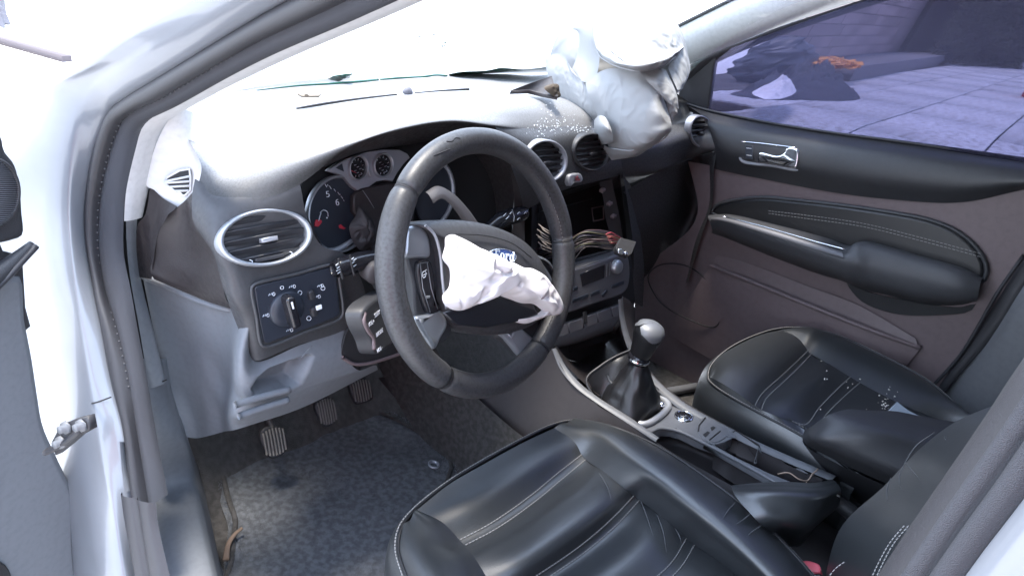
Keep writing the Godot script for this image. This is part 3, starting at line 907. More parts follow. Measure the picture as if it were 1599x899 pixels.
	st = mb(); tube(st, crs(FL([1158, 221, 1200, 225, 1246, 231], hp + hn * .003, hn), 12), .0016, 6)
	obj("bright_edge", st, M.chrome, hd)
	st = mb(); plate(st, FL([1164, 226, 1176, 227, 1176, 249, 1164, 247], hp + hn * .006, hn), hn, .005, .0015)
	obj("lock_switch", st, M.panel, hd)
	st = mb()
	for q in [[1170, 232], [1170, 243]]:
		tube(st, FL([q[0] - 4, q[1] - 1, q[0] + 4, q[1]], hp + hn * .0068, hn), .0006, 5)
	obj("switch_mark", st, M.print, hd)
	# pillar trim behind the door
	var bp := Node3D.new()
	bp.name = "far_b_pillar"; add_child(bp)
	tag(bp, "grey pillar trim behind the passenger door with a black door seal", "pillar")
	st = mb()
	loft(st, [joined([V3([.645, 1.23, .62, .69, 1.0, .575]), X3([1599, 385, .70, 1470, 610, .70, 1430, 680, .70]), V3([.70, .1, .46])]), joined([V3([.63, 1.23, .66, .655, 1.0, .62]), X3([1640, 420, .66, 1500, 640, .66, 1460, 690, .66]), V3([.66, .1, .49])]), joined([V3([.63, 1.23, .80, .655, 1.0, .80]), X3([1900, 450, .66, 1800, 640, .66]), V3([.66, .3, .75, .66, .1, .72])])], 40, [.004, .012])
	obj("trim", st, M.console, bp)
	st = mb()
	loft(st, [X3([1640, 330, .685, 1596, 405, .685, 1540, 497, .685, 1462, 612, .685, 1440, 650, .685]), X3([1668, 370, .672, 1600, 452, .672, 1560, 515, .672, 1474, 616, .672, 1450, 655, .672])], 20, [.008])
	obj("door_seal", st, M.rubber, bp)

# ---------------------------------------------------------------- dashboard
func vent(parent: Node, l: Array, p: Vector3, n: Vector3, slats: int, ring: Material, mark := false) -> void:
	# l: centre x, y, half axes, tilt on the sight lines; the vent lies on the plane p, n
	n = n.normalized()
	var v := Node3D.new(); v.name = "air_vent"; parent.add_child(v, true)
	var o := oval(l[0], l[1], l[2], l[3], l[4], p, n, 56)
	var c := mid(o)
	var st := mb()
	# ring with a rounded section
	var rows := []
	for e in [[1.0, -.012], [1.0, .003], [.975, .0065], [.93, .0075], [.885, .006], [.86, .001], [.85, -.012]]: rows.append(shrink(o, e[0], n * e[1]))
	skin(st, rows, true)
	obj("ring", st, ring, v)
	st = mb()
	rows = []
	for e in [[.87, -.002], [.84, -.010], [.5, -.016], [.01, -.018]]: rows.append(shrink(o, e[0], n * e[1]))
	skin(st, rows, true)
	obj("barrel", st, M.cavity, v)
	var right := (o[0] - c); right = (Vector3.RIGHT - n * n.x).normalized(); var upv := n.cross(right)
	var ru := 0.0; var rr := 0.0
	for q in o: ru = maxf(ru, (q - c).dot(upv)); rr = maxf(rr, (q - c).dot(right))
	for k in slats:
		var t := -1.0 + 2.0 * (k + .5) / slats
		t *= .84
		var w := 0.0; var w2 := 0.0
		for q in o:   # extent of the ring at this height
			if absf((q - c).dot(upv) / ru - t) < .09:
				w = maxf(w, (q - c).dot(right)); w2 = minf(w2, (q - c).dot(right))
		w *= .84; w2 *= .84
		st = mb()
		var a := c + upv * (t * ru) + right * w2; var b := c + upv * (t * ru) + right * w
		var h := ru / slats * .52
		var tilt := (upv * .75 + n * .5).normalized()
		plate(st, PackedVector3Array([a - tilt * h + n * -.001, b - tilt * h + n * -.001, b + tilt * h - n * .001, a + tilt * h - n * .001]), tilt.cross(right) * -1.0 if tilt.cross(right).dot(n) < 0 else tilt.cross(right), .003, .001)
		obj("slat", st, M.vent, v)
	st = mb()
	box(st, c + n * .002 - upv * ru * .08 + right * rr * .05, Vector3(rr * .34, ru * .16, .012), Basis(right, upv, n), .002)
	obj("tab", st, M.satin if mark else M.vent, v)
	if mark:
		st = mb()
		var w0 := c - upv * ru * .72 + n * .0035
		plate(st, round_rect(w0, right, upv, rr * .62, ru * .13, .002), n, .008, .001)
		obj("thumb_wheel", st, M.rubber, v)
		st = mb()
		for q in [-.42, .42]: tube(st, crs(PackedVector3Array([w0 + right * rr * q - upv * .003, w0 + right * rr * (q + .05), w0 + right * rr * q + upv * .003]), 6), .0006, 4)
		obj("mark", st, M.print, v)

func dashboard() -> void:
	var d := thing("dashboard", "dark grey dashboard with round vents and a missing radio above the pedals", "dashboard", Vector3(0, .3, -.3))
	var st := mb()
	# ---- upper surface, from the windscreen to the brow
	var base := windscreen_base()
	var tray := Z3([275, 196, -.43, 330, 190, -.43, 400, 176, -.42, 480, 166, -.415, 560, 154, -.415, 650, 144, -.42, 740, 140, -.44, 830, 142, -.46, 930, 155, -.44, 1072, 157, -.325])
	var crease := Z3([290, 214, -.38, 335, 214, -.38, 400, 204, -.362, 480, 186, -.335, 560, 170, -.32, 650, 158, -.32, 740, 148, -.335, 830, 146, -.36, 930, 165, -.365, 1084, 166, -.318])
	var brow := PackedVector3Array([Z(306, 240, -.335), Z(340, 250, -.335), Z(405, 246, -.30), Z(470, 228, -.255), Z(545, 206, -.22), Z(620, 188, -.205), Z(700, 178, -.20), Z(775, 178, -.215), Z(830, 175, -.25), Z(900, 180, -.275), Z(980, 195, -.29), Z(1094, 180, -.308)])
	var lip := PackedVector3Array([Z(314, 262, -.312), Z(342, 280, -.29), Z(405, 273, -.25), Z(470, 252, -.217), Z(545, 225, -.195), Z(620, 201, -.186), Z(700, 188, -.182), Z(775, 196, -.190), Z(830, 200, -.222), Z(900, 197, -.25), Z(980, 210, -.268), Z(1104, 192, -.300)])
	var roll := PackedVector3Array([Z(308, 292, -.302), Z(341, 318, -.258), Z(405, 312, -.232), Z(464, 290, -.2165), Z(545, 229, -.200), Z(620, 205, -.192), Z(700, 192, -.188), Z(775, 200, -.194), Z(830, 208, -.215), Z(900, 204, -.235), Z(980, 218, -.25), Z(1108, 202, -.29)])
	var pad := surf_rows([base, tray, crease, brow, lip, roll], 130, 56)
	# sun-bleached and dusty on top; shade at the roll, middle pod and right end painted darker
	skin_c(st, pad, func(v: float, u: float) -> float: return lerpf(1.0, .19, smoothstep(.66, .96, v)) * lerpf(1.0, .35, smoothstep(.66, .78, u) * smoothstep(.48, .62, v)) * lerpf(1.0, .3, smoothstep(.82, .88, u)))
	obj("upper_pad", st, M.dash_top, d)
	st = mb()
	for e in [[463, 170, -.408, 500, 163, -.408, 560, 154.5, -.408, 619, 148, -.408], [648, 146, -.408, 690, 142, -.418, 732, 139, -.428]]:
		st = mb(); tube(st, crs(Z3(e), 20), .0024, 6)
		obj("seam", st, M.cavity, d)
	# ---- left pod round the driver's outer vent, down to the switch panel
	st = mb()
	var r0 := PackedVector3Array([Z(314, 262, -.30), Z(342, 285, -.285), Z(405, 275, -.245), Z(440, 263, -.228), Z(466, 254, -.217)])
	var r1 := PackedVector3Array([Z(300, 300, -.30), Z(340, 312, -.262), Z(405, 305, -.235), Z(445, 296, -.222), Z(468, 288, -.216)])
	var r2 := PackedVector3Array([Z(300, 340, -.285), Z(340, 370, -.232), Z(412, 372, -.2245), Z(450, 358, -.218), Z(478, 335, -.215)])
	var r3 := PackedVector3Array([Z(334, 400, -.262), Z(356, 428, -.215), Z(420, 428, -.206), Z(470, 405, -.205), Z(503, 384, -.205)])
	var r4 := PackedVector3Array([Z(347, 447, -.245), Z(368, 470, -.205), Z(430, 455, -.2), Z(500, 425, -.2), Z(535, 395, -.2)])
	var r5 := PackedVector3Array([Z(357, 475, -.235), Z(385, 500, -.203), Z(440, 490, -.2), Z(520, 465, -.2), Z(565, 440, -.2)])
	var r6 := PackedVector3Array([Z(385, 548, -.225), Z(396, 563, -.204), Z(460, 540, -.2), Z(540, 513, -.2), Z(575, 480, -.2)])
	var r0h := PackedVector3Array()
	for i in 5: r0h.append(r0[i].lerp(r1[i], .45) + Vector3(0, -.002, -.007))
	surf(st, [r0h, r1, r2, r3, r4, r5, r6], 40, 60)
	obj("outer_pod", st, M.dash, d)
	st = mb()
	surf(st, [PackedVector3Array([r1[0], r2[0], r3[0], r4[0], r5[0], Z(376, 487, -.222)]),
		PackedVector3Array([X(278, 322, -.66), X(280, 350, -.66), X(285, 400, -.66), X(292, 430, -.66), X(300, 452, -.655), X(314, 467, -.645)]),
		PackedVector3Array([X(262, 335, -.675), X(248, 362, -.68), X(238, 400, -.685), X(234, 420, -.69), X(236, 428, -.69), X(240, 436, -.685)])], 30, 14)
	obj("side_cheek", st, M.dash_brown, d)
	# end cap by the pillar with the small demister grille
	st = mb()
	var ea := PackedVector3Array([X(250, 236, -.66), X(234, 290, -.675), X(226, 335, -.685), X(214, 352, -.69), X(214, 432, -.69)])
	var eb := PackedVector3Array([X(270, 180, -.64), X(262, 270, -.655), X(258, 320, -.665), X(246, 360, -.678), X(232, 434, -.688)])
	var ec := PackedVector3Array([X(300, 196, -.62), X(311, 240, -.630), X(302, 306, -.640), X(262, 334, -.672), X(240, 436, -.686)])
	surf(st, [X3([276, 168, -.655, 292, 172, -.63, 304, 178, -.612]), X3([252, 205, -.664, 284, 208, -.64, 309, 212, -.618]), X3([238, 240, -.670, 280, 245, -.645, 316, 248, -.624]), X3([230, 272, -.676, 276, 280, -.650, 317, 284, -.633]), X3([228, 284, -.678, 268, 300, -.660, 304, 307, -.641]), X3([228, 290, -.678, 252, 308, -.668, 277, 324, -.657])], 24, 40)
	obj("end_cap", st, M.pale, d)
	st = mb()
	surf(st, [PackedVector3Array([ea[1], ea[2], ea[3], ea[4]]), PackedVector3Array([X(252, 308, -.669), X(246, 335, -.675), X(236, 372, -.684), X(224, 434, -.69)]), PackedVector3Array([X(276, 322, -.662), X(262, 338, -.674), X(246, 366, -.681), X(236, 436, -.69)])], 20, 10)
	obj("end_cap_foot", st, M.dash_brown, d)
	st = mb()
	tube(st, crs(PackedVector3Array([X(317, 254, -.624), X(317, 266, -.627), X(317, 288, -.634), X(304, 307, -.640), X(278, 324, -.657), X(262, 338, -.670), X(248, 364, -.677), X(238, 400, -.682), X(235, 432, -.686)]), 50), .0016, 6)
	obj("shut_line", st, M.cavity, d)
	var gp := X(276, 287, -.648); var gn := (X(300, 240, -.632) - X(250, 300, -.665)).cross(X(295, 305, -.642) - X(262, 270, -.655)).normalized()
	if gn.dot(EYE - gp) < 0: gn = -gn
	st = mb()
	plate(st, FL([255, 284, 262, 277, 280, 267, 294, 265, 296, 278, 295, 296, 287, 304, 281, 304, 268, 294], gp + gn * .012, gn), gn, .006, .001)
	var dem := obj("demister", st, M.cavity, d)
	for k in 4:
		st = mb()
		tube(st, FL([[257, 283, 296, 275], [256, 285.5, 296, 283], [264, 291.5, 296, 290], [272, 298, 294, 297.5]][k], gp + gn * .0130, gn), .0017, 6)
		obj("slat", st, M.pale, dem)
	st = mb()
	tube(st, FL([255, 285, 268, 295, 281, 306, 289, 305, 297, 297, 297, 277, 295, 264, 280, 266, 262, 276], gp + gn * .0120, gn), .0017, 6, true)
	obj("frame", st, M.pale, dem)
	# ---- vents
	vent(d, [412, 371, 75, 45, -.12], Z(412, 371, -.215), Vector3(-.12, .42, .9), 5, M.silver, true)
	vent(d, [850, 251, 34, 34, .3], Z(850, 251, -.172), Vector3(-.1, .18, 1), 6, M.satin)
	vent(d, [922, 237, 30, 30, 0], Z(922, 237, -.186), Vector3(0, .18, 1), 6, M.door_black)
	vent(d, [1093, 205, 18, 26, -.15], Z(1093, 205, -.235), Vector3(-.1, .15, 1), 5, M.satin)
	# ---- headlamp switch panel
	var pn := Vector3(-.03, .10, 1).normalized(); var pp := Z(463, 485, -.195)
	var sw := Node3D.new(); sw.name = "light_switch_panel"; d.add_child(sw, true)
	st = mb()
	plate(st, FL([397, 450, 402, 446, 460, 432, 515, 417, 522, 418, 526, 440, 531, 488, 528, 494, 480, 513, 418, 536, 412, 534, 404, 495], pp + pn * .004, pn), pn, .012, .0015)
	obj("face", st, M.panel, sw)
	st = mb()
	var fr := crs(FL([393, 448, 399, 443, 460, 428, 518, 413, 526, 415, 530, 440, 535, 490, 530, 498, 480, 517, 416, 541, 408, 538, 400, 495], pp + pn * .003, pn), 90, true)
	tube(st, fr, .0026, 8, true)
	obj("frame", st, M.dash, sw)
	var kc := F(446, 481, pp + pn * .004, pn); var kr := (F(472, 474, pp, pn) - F(446, 481, pp, pn)).length()
	st = mb()
	lathe(st, kc, pn, [[kr, 0.0], [kr, .004], [kr * .94, .007], [kr * .5, .008], [.0001, .008]], 40)
	var knob := obj("rotary_knob", st, M.panel, sw)
	st = mb()
	var ku := (F(440, 455, pp, pn) - F(455, 512, pp, pn)).normalized(); var kt := ku.cross(pn)
	plate(st, round_rect(kc + pn * .024, kt, ku, kr * .52, kr * 1.9, kr * .2), pn, .02, .004)
	obj("grip", st, M.gloss, knob)
	st = mb()
	plate(st, round_rect(kc + pn * .0248 + ku * kr * .5, kt, ku, kr * .1, kr * .42, .0008), pn, .002, .0005)
	obj("pointer", st, M.print, knob)
	st = mb()
	for e in [[485, 460, 7, 9], [489, 486, 10, 9]]:
		var wc := F(e[0], e[1], pp + pn * .005, pn)
		plate(st, round_rect(wc + pn * .005, kt, ku, .0105, .016, .004), pn, .008, .003)
	obj("thumb_wheel", st, M.rubber, sw)
	st = mb()
	plate(st, FL([494, 479, 502, 476, 503, 482, 495, 485], pp + pn * .014, pn), pn, .003, .0008)
	obj("bright_dash", st, M.print, sw)
	# printed symbols: little lamps, rings and dashes
	st = mb()
	for e in [[440, 449, 2.6], [468, 457, 3.2], [504, 450, 3.2], [482, 497, 3.4], [458, 492, 3.2]]:
		tube(st, oval(e[0], e[1], e[2], e[2] * .95, 0, pp + pn * .0046, pn, 14), .00045, 4, true)
	for e in [[423, 460], [414, 493], [455, 448], [451, 516], [499, 447], [494, 464]]:
		for k in 3: tube(st, FL([e[0] - 4 + k * 3, e[1] + 1.5 - k, e[0] - 2 + k * 3, e[1] - 1.8 - k], pp + pn * .0046, pn), .00055, 4)
		tube(st, oval(e[0] + 4, e[1] - 1, 2.0, 2.6, 0, pp + pn * .0046, pn, 10), .0004, 4, true)
	obj("symbol", st, M.print, sw)
	# ---- light grey lower panel with the coin pocket
	st = mb()
	var g0 := PackedVector3Array([X(222, 432, -.675), X(262, 447, -.66), X(312, 470, -.64), X(352, 483, -.62), Z(385, 492, -.21), Z(396, 563, -.207), Z(470, 538, -.203), Z(548, 511, -.203)])
	var g1 := PackedVector3Array([X(240, 520, -.67), X(275, 520, -.65), X(315, 528, -.635), X(352, 538, -.62), Z(372, 550, -.205), Z(394, 588, -.19), Z(465, 565, -.19), Z(540, 545, -.19)])
	var g2 := PackedVector3Array([X(256, 590, -.665), X(290, 590, -.645), X(322, 592, -.63), X(350, 598, -.615), Z(372, 610, -.20), Z(394, 625, -.19), Z(465, 605, -.19), Z(560, 578, -.19)])
	var g3 := PackedVector3Array([X(275, 650, -.66), X(300, 652, -.64), X(325, 650, -.63), X(345, 650, -.62), Z(368, 648, -.205), Z(400, 640, -.195), Z(468, 616, -.195), Z(585, 570, -.20)])
	var g4 := PackedVector3Array([X(284, 681, -.655), X(304, 684, -.64), X(326, 680, -.63), X(348, 674, -.62), Z(370, 670, -.225), Z(402, 660, -.215), Z(470, 637, -.215), Z(590, 577, -.22)])
	var lower := surf_rows([g0, g1, g2, g3, g4], 150, 100)
	var cut := PackedVector2Array([Vector2(402, 588), Vector2(420, 573), Vector2(450, 562), Vector2(484, 551), Vector2(491, 556), Vector2(482, 580), Vector2(470, 602), Vector2(450, 611), Vector2(418, 617), Vector2(396, 619), Vector2(390, 608)])
	for i in lower.size():
		var row: PackedVector3Array = lower[i]
		for j in row.size():
			var s := seen_at(row[j])
			if s.x < 380 or s.x > 500 or s.y < 540 or s.y > 630: continue
			if not Geometry2D.is_point_in_polygon(s, cut): continue
			var near := 1e9
			for k in cut.size(): near = minf(near, s.distance_to(Geometry2D.get_closest_point_to_segment(s, cut[k], cut[(k + 1) % cut.size()])))
			row[j] += Vector3(0, -.004, -.034) * smoothstep(0.0, 14.0, near)
		lower[i] = row
	skin(st, lower)
	obj("lower_panel", st, M.grey, d)
	st = mb()   # the lit edge that rounds into the side cheek
	tube(st, crs(PackedVector3Array([X(224, 432, -.676), X(262, 447, -.662), X(312, 470, -.642), X(352, 482, -.622), X(377, 486, -.605)]), 24), .005, 8)
	obj("panel_rim", st, M.grey, d)
	for e in [[366, 632, 452, 608], [372, 650, 450, 624]]:
		st = mb()
		tube(st, crs(FL([e[0], e[1], (e[0] + e[2]) / 2, (e[1] + e[3]) / 2 - 1, e[2], e[3]], Z(410, 628, -.178), Vector3(0, .1, 1)), 14), .0055, 8)
		obj("rib", st, M.grey, d)
	st = mb()
	tube(st, FL([464, 563, 472, 556, 482, 545, 487, 540], Z(470, 550, -.180), Vector3(0, .1, 1)), .0008, 6)
	obj("scratch", st, M.console, d)
	# ignition opening under the column
	st = mb()
	plate(st, crs(FL([546, 510, 575, 500, 640, 470, 640, 520, 625, 548, 598, 560, 575, 566, 552, 566, 535, 560, 533, 550], Z(580, 545, -.187), Vector3(0, .1, 1)), 50, true), Vector3(0, .1, 1), .004, .001)
	obj("ignition_opening", st, M.cavity, d)
	st = mb()
	tube(st, crs(FL([534, 558, 552, 568, 575, 567, 598, 561, 630, 550], Z(580, 560, -.184), Vector3(0, .1, 1)), 20), .003, 8)
	obj("opening_rim", st, M.door_mid, d)
	cluster(d)
	centre_stack(d)
	# ---- passenger side: face below the brow, glovebox
	st = mb()
	var p0 := PackedVector3Array([Z(930, 203, -.268), Z(980, 210, -.268), Z(1064, 186, -.315), X(1110, 200, .66)])
	var p1 := PackedVector3Array([Z(945, 230, -.215), Z(1020, 228, -.20), Z(1090, 215, -.232), X(1118, 215, .655)])
	var p2 := PackedVector3Array([Z(950, 268, -.205), Z(1020, 262, -.195), Z(1080, 240, -.235), X(1122, 232, .655)])
	var p3 := PackedVector3Array([Z(960, 296, -.225), Z(1030, 268, -.225), Z(1085, 245, -.26), X(1118, 236, .65)])
	surf(st, [p0, p1, p2, p3], 50, 30)
	obj("passenger_face", st, M.dash, d)
	st = mb()
	var q0 := PackedVector3Array([Z(973, 300, -.202), Z(1030, 267, -.227), Z(1085, 244, -.262), X(1119, 236, .652)])
	var q1 := PackedVector3Array([Z(985, 312, -.215), Z(1030, 290, -.235), Z(1085, 262, -.265), X(1116, 258, .65)])
	var q2 := PackedVector3Array([Z(988, 360, -.225), Z(1030, 345, -.245), Z(1085, 325, -.275), X(1112, 318, .65)])
	var q3 := PackedVector3Array([Z(985, 400, -.25), Z(1020, 390, -.265), Z(1060, 380, -.285), X(1095, 370, .65)])
	var q4 := PackedVector3Array([Z(985, 470, -.36), Z(1010, 460, -.38), Z(1040, 450, -.40), X(1075, 440, .65)])
	surf(st, [q0, q1, q2, q3, q4], 50, 36)
	obj("glovebox_lid", st, M.dash, d)
	st = mb()
	plate(st, FL([925, 255, 1000, 235, 1110, 208, 1116, 285, 1000, 345, 945, 340], Vector3(.3, .65, -.295), Vector3.BACK), Vector3.BACK, .01, .001)
	obj("fascia_core", st, M.cavity, d)
	# bulkhead that shuts the dashboard from behind
	st = mb()
	box(st, Vector3(0, .36, -.72), Vector3(1.30, .72, .06), Basis(), .01)
	box(st, Vector3(0, .72, -.62), Vector3(1.30, .04, .2), Basis(), .01)
	obj("bulkhead", st, M.cavity, d)

func cluster(d: Node) -> void:
	var k := Node3D.new(); k.name = "instrument_cluster"; d.add_child(k, true)
	var n := Vector3(0, .35, .94).normalized(); var p := Vector3(-.36, .66, -.275)
	# underside of the hood: from its lip in to the cluster
	var st := mb()
	var lipi := moved(PackedVector3Array([Z(503, 386, -.206), Z(482, 345, -.216), Z(467, 300, -.216), Z(470, 252, -.216), Z(545, 225, -.196), Z(620, 201, -.187), Z(700, 188, -.183), Z(775, 196, -.191), Z(800, 240, -.195), Z(806, 300, -.195), Z(800, 350, -.19)]), Vector3(0, -.003, -.004))
	var mids := PackedVector3Array([Z(500, 380, -.225), Z(480, 340, -.235), Z(467, 298, -.235), Z(480, 262, -.232), Z(545, 236, -.225), Z(620, 212, -.215), Z(700, 199, -.212), Z(768, 206, -.215), Z(790, 250, -.215), Z(796, 305, -.215), Z(790, 350, -.21)])
	var deep := FL([505, 390, 478, 345, 466, 300, 474, 283, 540, 246, 625, 228, 700, 220, 740, 240, 765, 280, 775, 330, 775, 370], p - n * .004, n)
	surf(st, [lipi, mids, deep], 80, 16)
	obj("hood_lining", st, M.dash_brown, k)
	st = mb()
	var bk := crs(FL([470, 330, 466, 298, 474, 275, 540, 232, 625, 212, 720, 205, 790, 240, 800, 330, 790, 400, 640, 430, 520, 420, 490, 390], p - n * .02, n), 60, true)
	plate(st, bk, n, .01, .001)
	obj("back_plate", st, M.cavity, k)
	# tachometer: the left dial that still shows
	var dial := Node3D.new(); dial.name = "tachometer"; k.add_child(dial, true)
	var o := oval(527, 334, 48, 59, .10, p, n, 60)
	st = mb()
	var rows := []
	for e in [[1.04, -.004], [1.03, .006], [.99, .008], [.955, .005], [.94, -.003]]: rows.append(shrink(o, e[0], n * e[1]))
	skin(st, rows, true)
	obj("ring", st, M.silver, dial)
	st = mb(); plate(st, shrink(o, .95), n, .004, .001)
	obj("face", st, M.panel, dial)
	var pr := p + n * .0006
	st = mb()
	for e in [[507, 287, 510, 292], [514, 290, 517, 295], [521, 295, 524, 299], [527, 300, 530, 304], [532, 306, 535, 310], [511, 288, 512, 290], [530, 303, 531, 304], [536, 312, 537, 314]]:
		tube(st, FL(e, pr, n), .0006, 4)
	obj("tick", st, M.print, dial)
	for e in [["5", 511, 303], ["6", 526, 316]]:
		letters("numeral", e[0], F(e[1], e[2], pr, n), Vector3.RIGHT, n.cross(Vector3.RIGHT), .0095, M.print, dial)
	st = mb()
	tube(st, FL([497, 345, 501, 332], pr + n * .004, n), .0008, 5)
	tube(st, crs(FL([499, 332, 505, 328, 511, 331, 512, 338], pr + n * .001, n), 12), .0005, 4)
	lathe(st, F(510, 340, pr, n), n, [[.0014, 0.0], [.0012, .001], [.0001, .0012]], 8)
	obj("needle_stem", st, M.print, dial)
	st = mb()
	plate(st, FL([492, 349, 494, 343, 502, 343, 503, 347, 497, 354, 492, 353], pr + n * .004, n), n, .003, .001)
	plate(st, FL([529, 352, 532, 350, 536, 354, 540, 356, 537, 358, 530, 356], pr + n * .001, n), n, .001, .0003)
	obj("red_mark", st, M.red, dial)
	# silver plate with the two small gauges
	var pl := p + n * .008
	st = mb()
	plate(st, FL([512, 266, 517, 262, 540, 248, 572, 237, 600, 233, 624, 234, 636, 240, 640, 246, 634, 252, 630, 256, 620, 270, 613, 283, 602, 281, 588, 283, 578, 290, 570, 298, 562, 300, 550, 292, 535, 274, 524, 270], pl, n), n, .010, .001)
	var plt := obj("gauge_plate", st, M.satin, k)
	st = mb()
	plate(st, FL([524, 262, 534, 255, 537, 268], pl + n * .0008, n), n, .0005, .0002)
	obj("warning_lamp", st, M.panel, plt)
	var ends := [[557, 262, 14.0, 19.0], [596, 258, 14.5, 18.5]]
	for e in ends:
		var g := Node3D.new(); g.name = "small_gauge"; plt.add_child(g, true)
		# gauge pieces stay within the third level
		plt.remove_child(g); g.free()
		var q := oval(e[0], e[1], e[2], e[3], .15, pl, n, 36)
		st = mb(); rows = []
		for r in [[1.06, -.002], [1.06, .006], [1.0, .008], [.92, .006], [.90, .001]]: rows.append(shrink(q, r[0], n * r[1]))
		skin(st, rows, true); obj("gauge_ring", st, M.silver, plt)
		st = mb(); plate(st, shrink(q, .92, n * .0015), n, .002, .0004); obj("gauge_face", st, M.gloss, plt)
		st = mb()
		for i in 9:
			var a := -2.4 + i * .52
			tube(st, FL([e[0] + cos(a) * e[2] * .62, e[1] + sin(a) * e[3] * .62, e[0] + cos(a) * e[2] * .78, e[1] + sin(a) * e[3] * .78], pl + n * .002, n), .0005, 4)
		for i in 6: tube(st, FL([e[0] - 4 + i % 3 * 4, e[1] - 4 + i * 3, e[0] - 1 + i % 3 * 4, e[1] - 5 + i * 3], pl + n * .002, n), .0005, 4)
		obj("gauge_print", st, M.print, plt)
	st = mb(); tube(st, FL([548, 266, 556, 270], pl + n * .004, n), .0008, 5)
	obj("gauge_needle", st, M.red, plt)
	st = mb(); tube(st, crs(FL([570, 246, 574, 262, 578, 276], pl + n * .002, n), 10), .0016, 6)
	obj("plate_rib", st, M.silver, plt)
	# speedometer ring on the far side, seen inside the rim
	st = mb()
	tube(st, crs(FL([640, 290, 648, 262, 665, 252, 684, 252, 698, 262, 706, 282, 707, 306, 700, 330, 690, 345], p, n), 40), .0042, 8)
	obj("speedometer_ring", st, M.satin, k)
	st = mb(); plate(st, crs(FL([642, 290, 650, 264, 667, 254, 684, 254, 697, 264, 704, 284, 704, 306, 695, 335, 660, 345], p - n * .002, n), 40, true), n, .004, .001)
	obj("speedometer_face", st, M.panel, k)
	# broken display pod hanging in front of the dials
	st = mb()
	plate(st, FL([552, 304, 566, 294, 610, 285, 640, 290, 648, 330, 640, 380, 610, 400, 585, 395, 560, 375, 568, 350, 552, 330], p + n * .014, n), n, .01, .003)
	obj("broken_surround", st, M.dash_brown, k)
	st = mb(); tube(st, FL([566, 297, 575, 310, 584, 325], p + n * .017, n), .0007, 5)
	obj("split_edge", st, M.satin, k)
	st = mb()
	heap_plane(st, [545, 355, 556, 336, 560, 322, 570, 330, 582, 345, 588, 362, 580, 385, 565, 392, 550, 376], p + n * .018, n, .018, 4)
	obj("torn_lining", st, M.console_dark, k)
	st = mb()
	loft(st, [FL([505, 388, 525, 385, 545, 374], p + n * .004, n), FL([510, 396, 530, 393, 552, 378], p + n * .010, n)], 12, [.004])
	obj("lower_ring", st, M.satin, k)

func heap_plane(st: SurfaceTool, l: Array, p: Vector3, n: Vector3, h: float, seed_: int, ringsn := 14, fold := 26.0, npts := 80, pinch := 2.0) -> void:
	# a puffed, folded piece of cloth over an outline on a plane
	n = n.normalized()
	var o := crs(FL(l, p, n), npts, true); var c := mid(o); var q := noise(seed_, FastNoiseLite.TYPE_SIMPLEX_SMOOTH, 3); var rows := []
	for k in ringsn:
		var s := 1.0 - float(k) / (ringsn - 1)
		var row := PackedVector3Array()
		for v in o:
			var w := c + (v - c) * s
			var f := nz(q, w, fold); var g := nz(q, w + Vector3(3, 1, 7), fold * .5)
			var ridge := smoothstep(.0, .16, absf(f))
			row.append(w + n * (h * (1.0 - pow(s, pinch)) * (.74 + .22 * ridge + .75 * g)) + (v - c).normalized() * (h * .15 * g * s))
		rows.append(row)
	skin(st, rows, true)

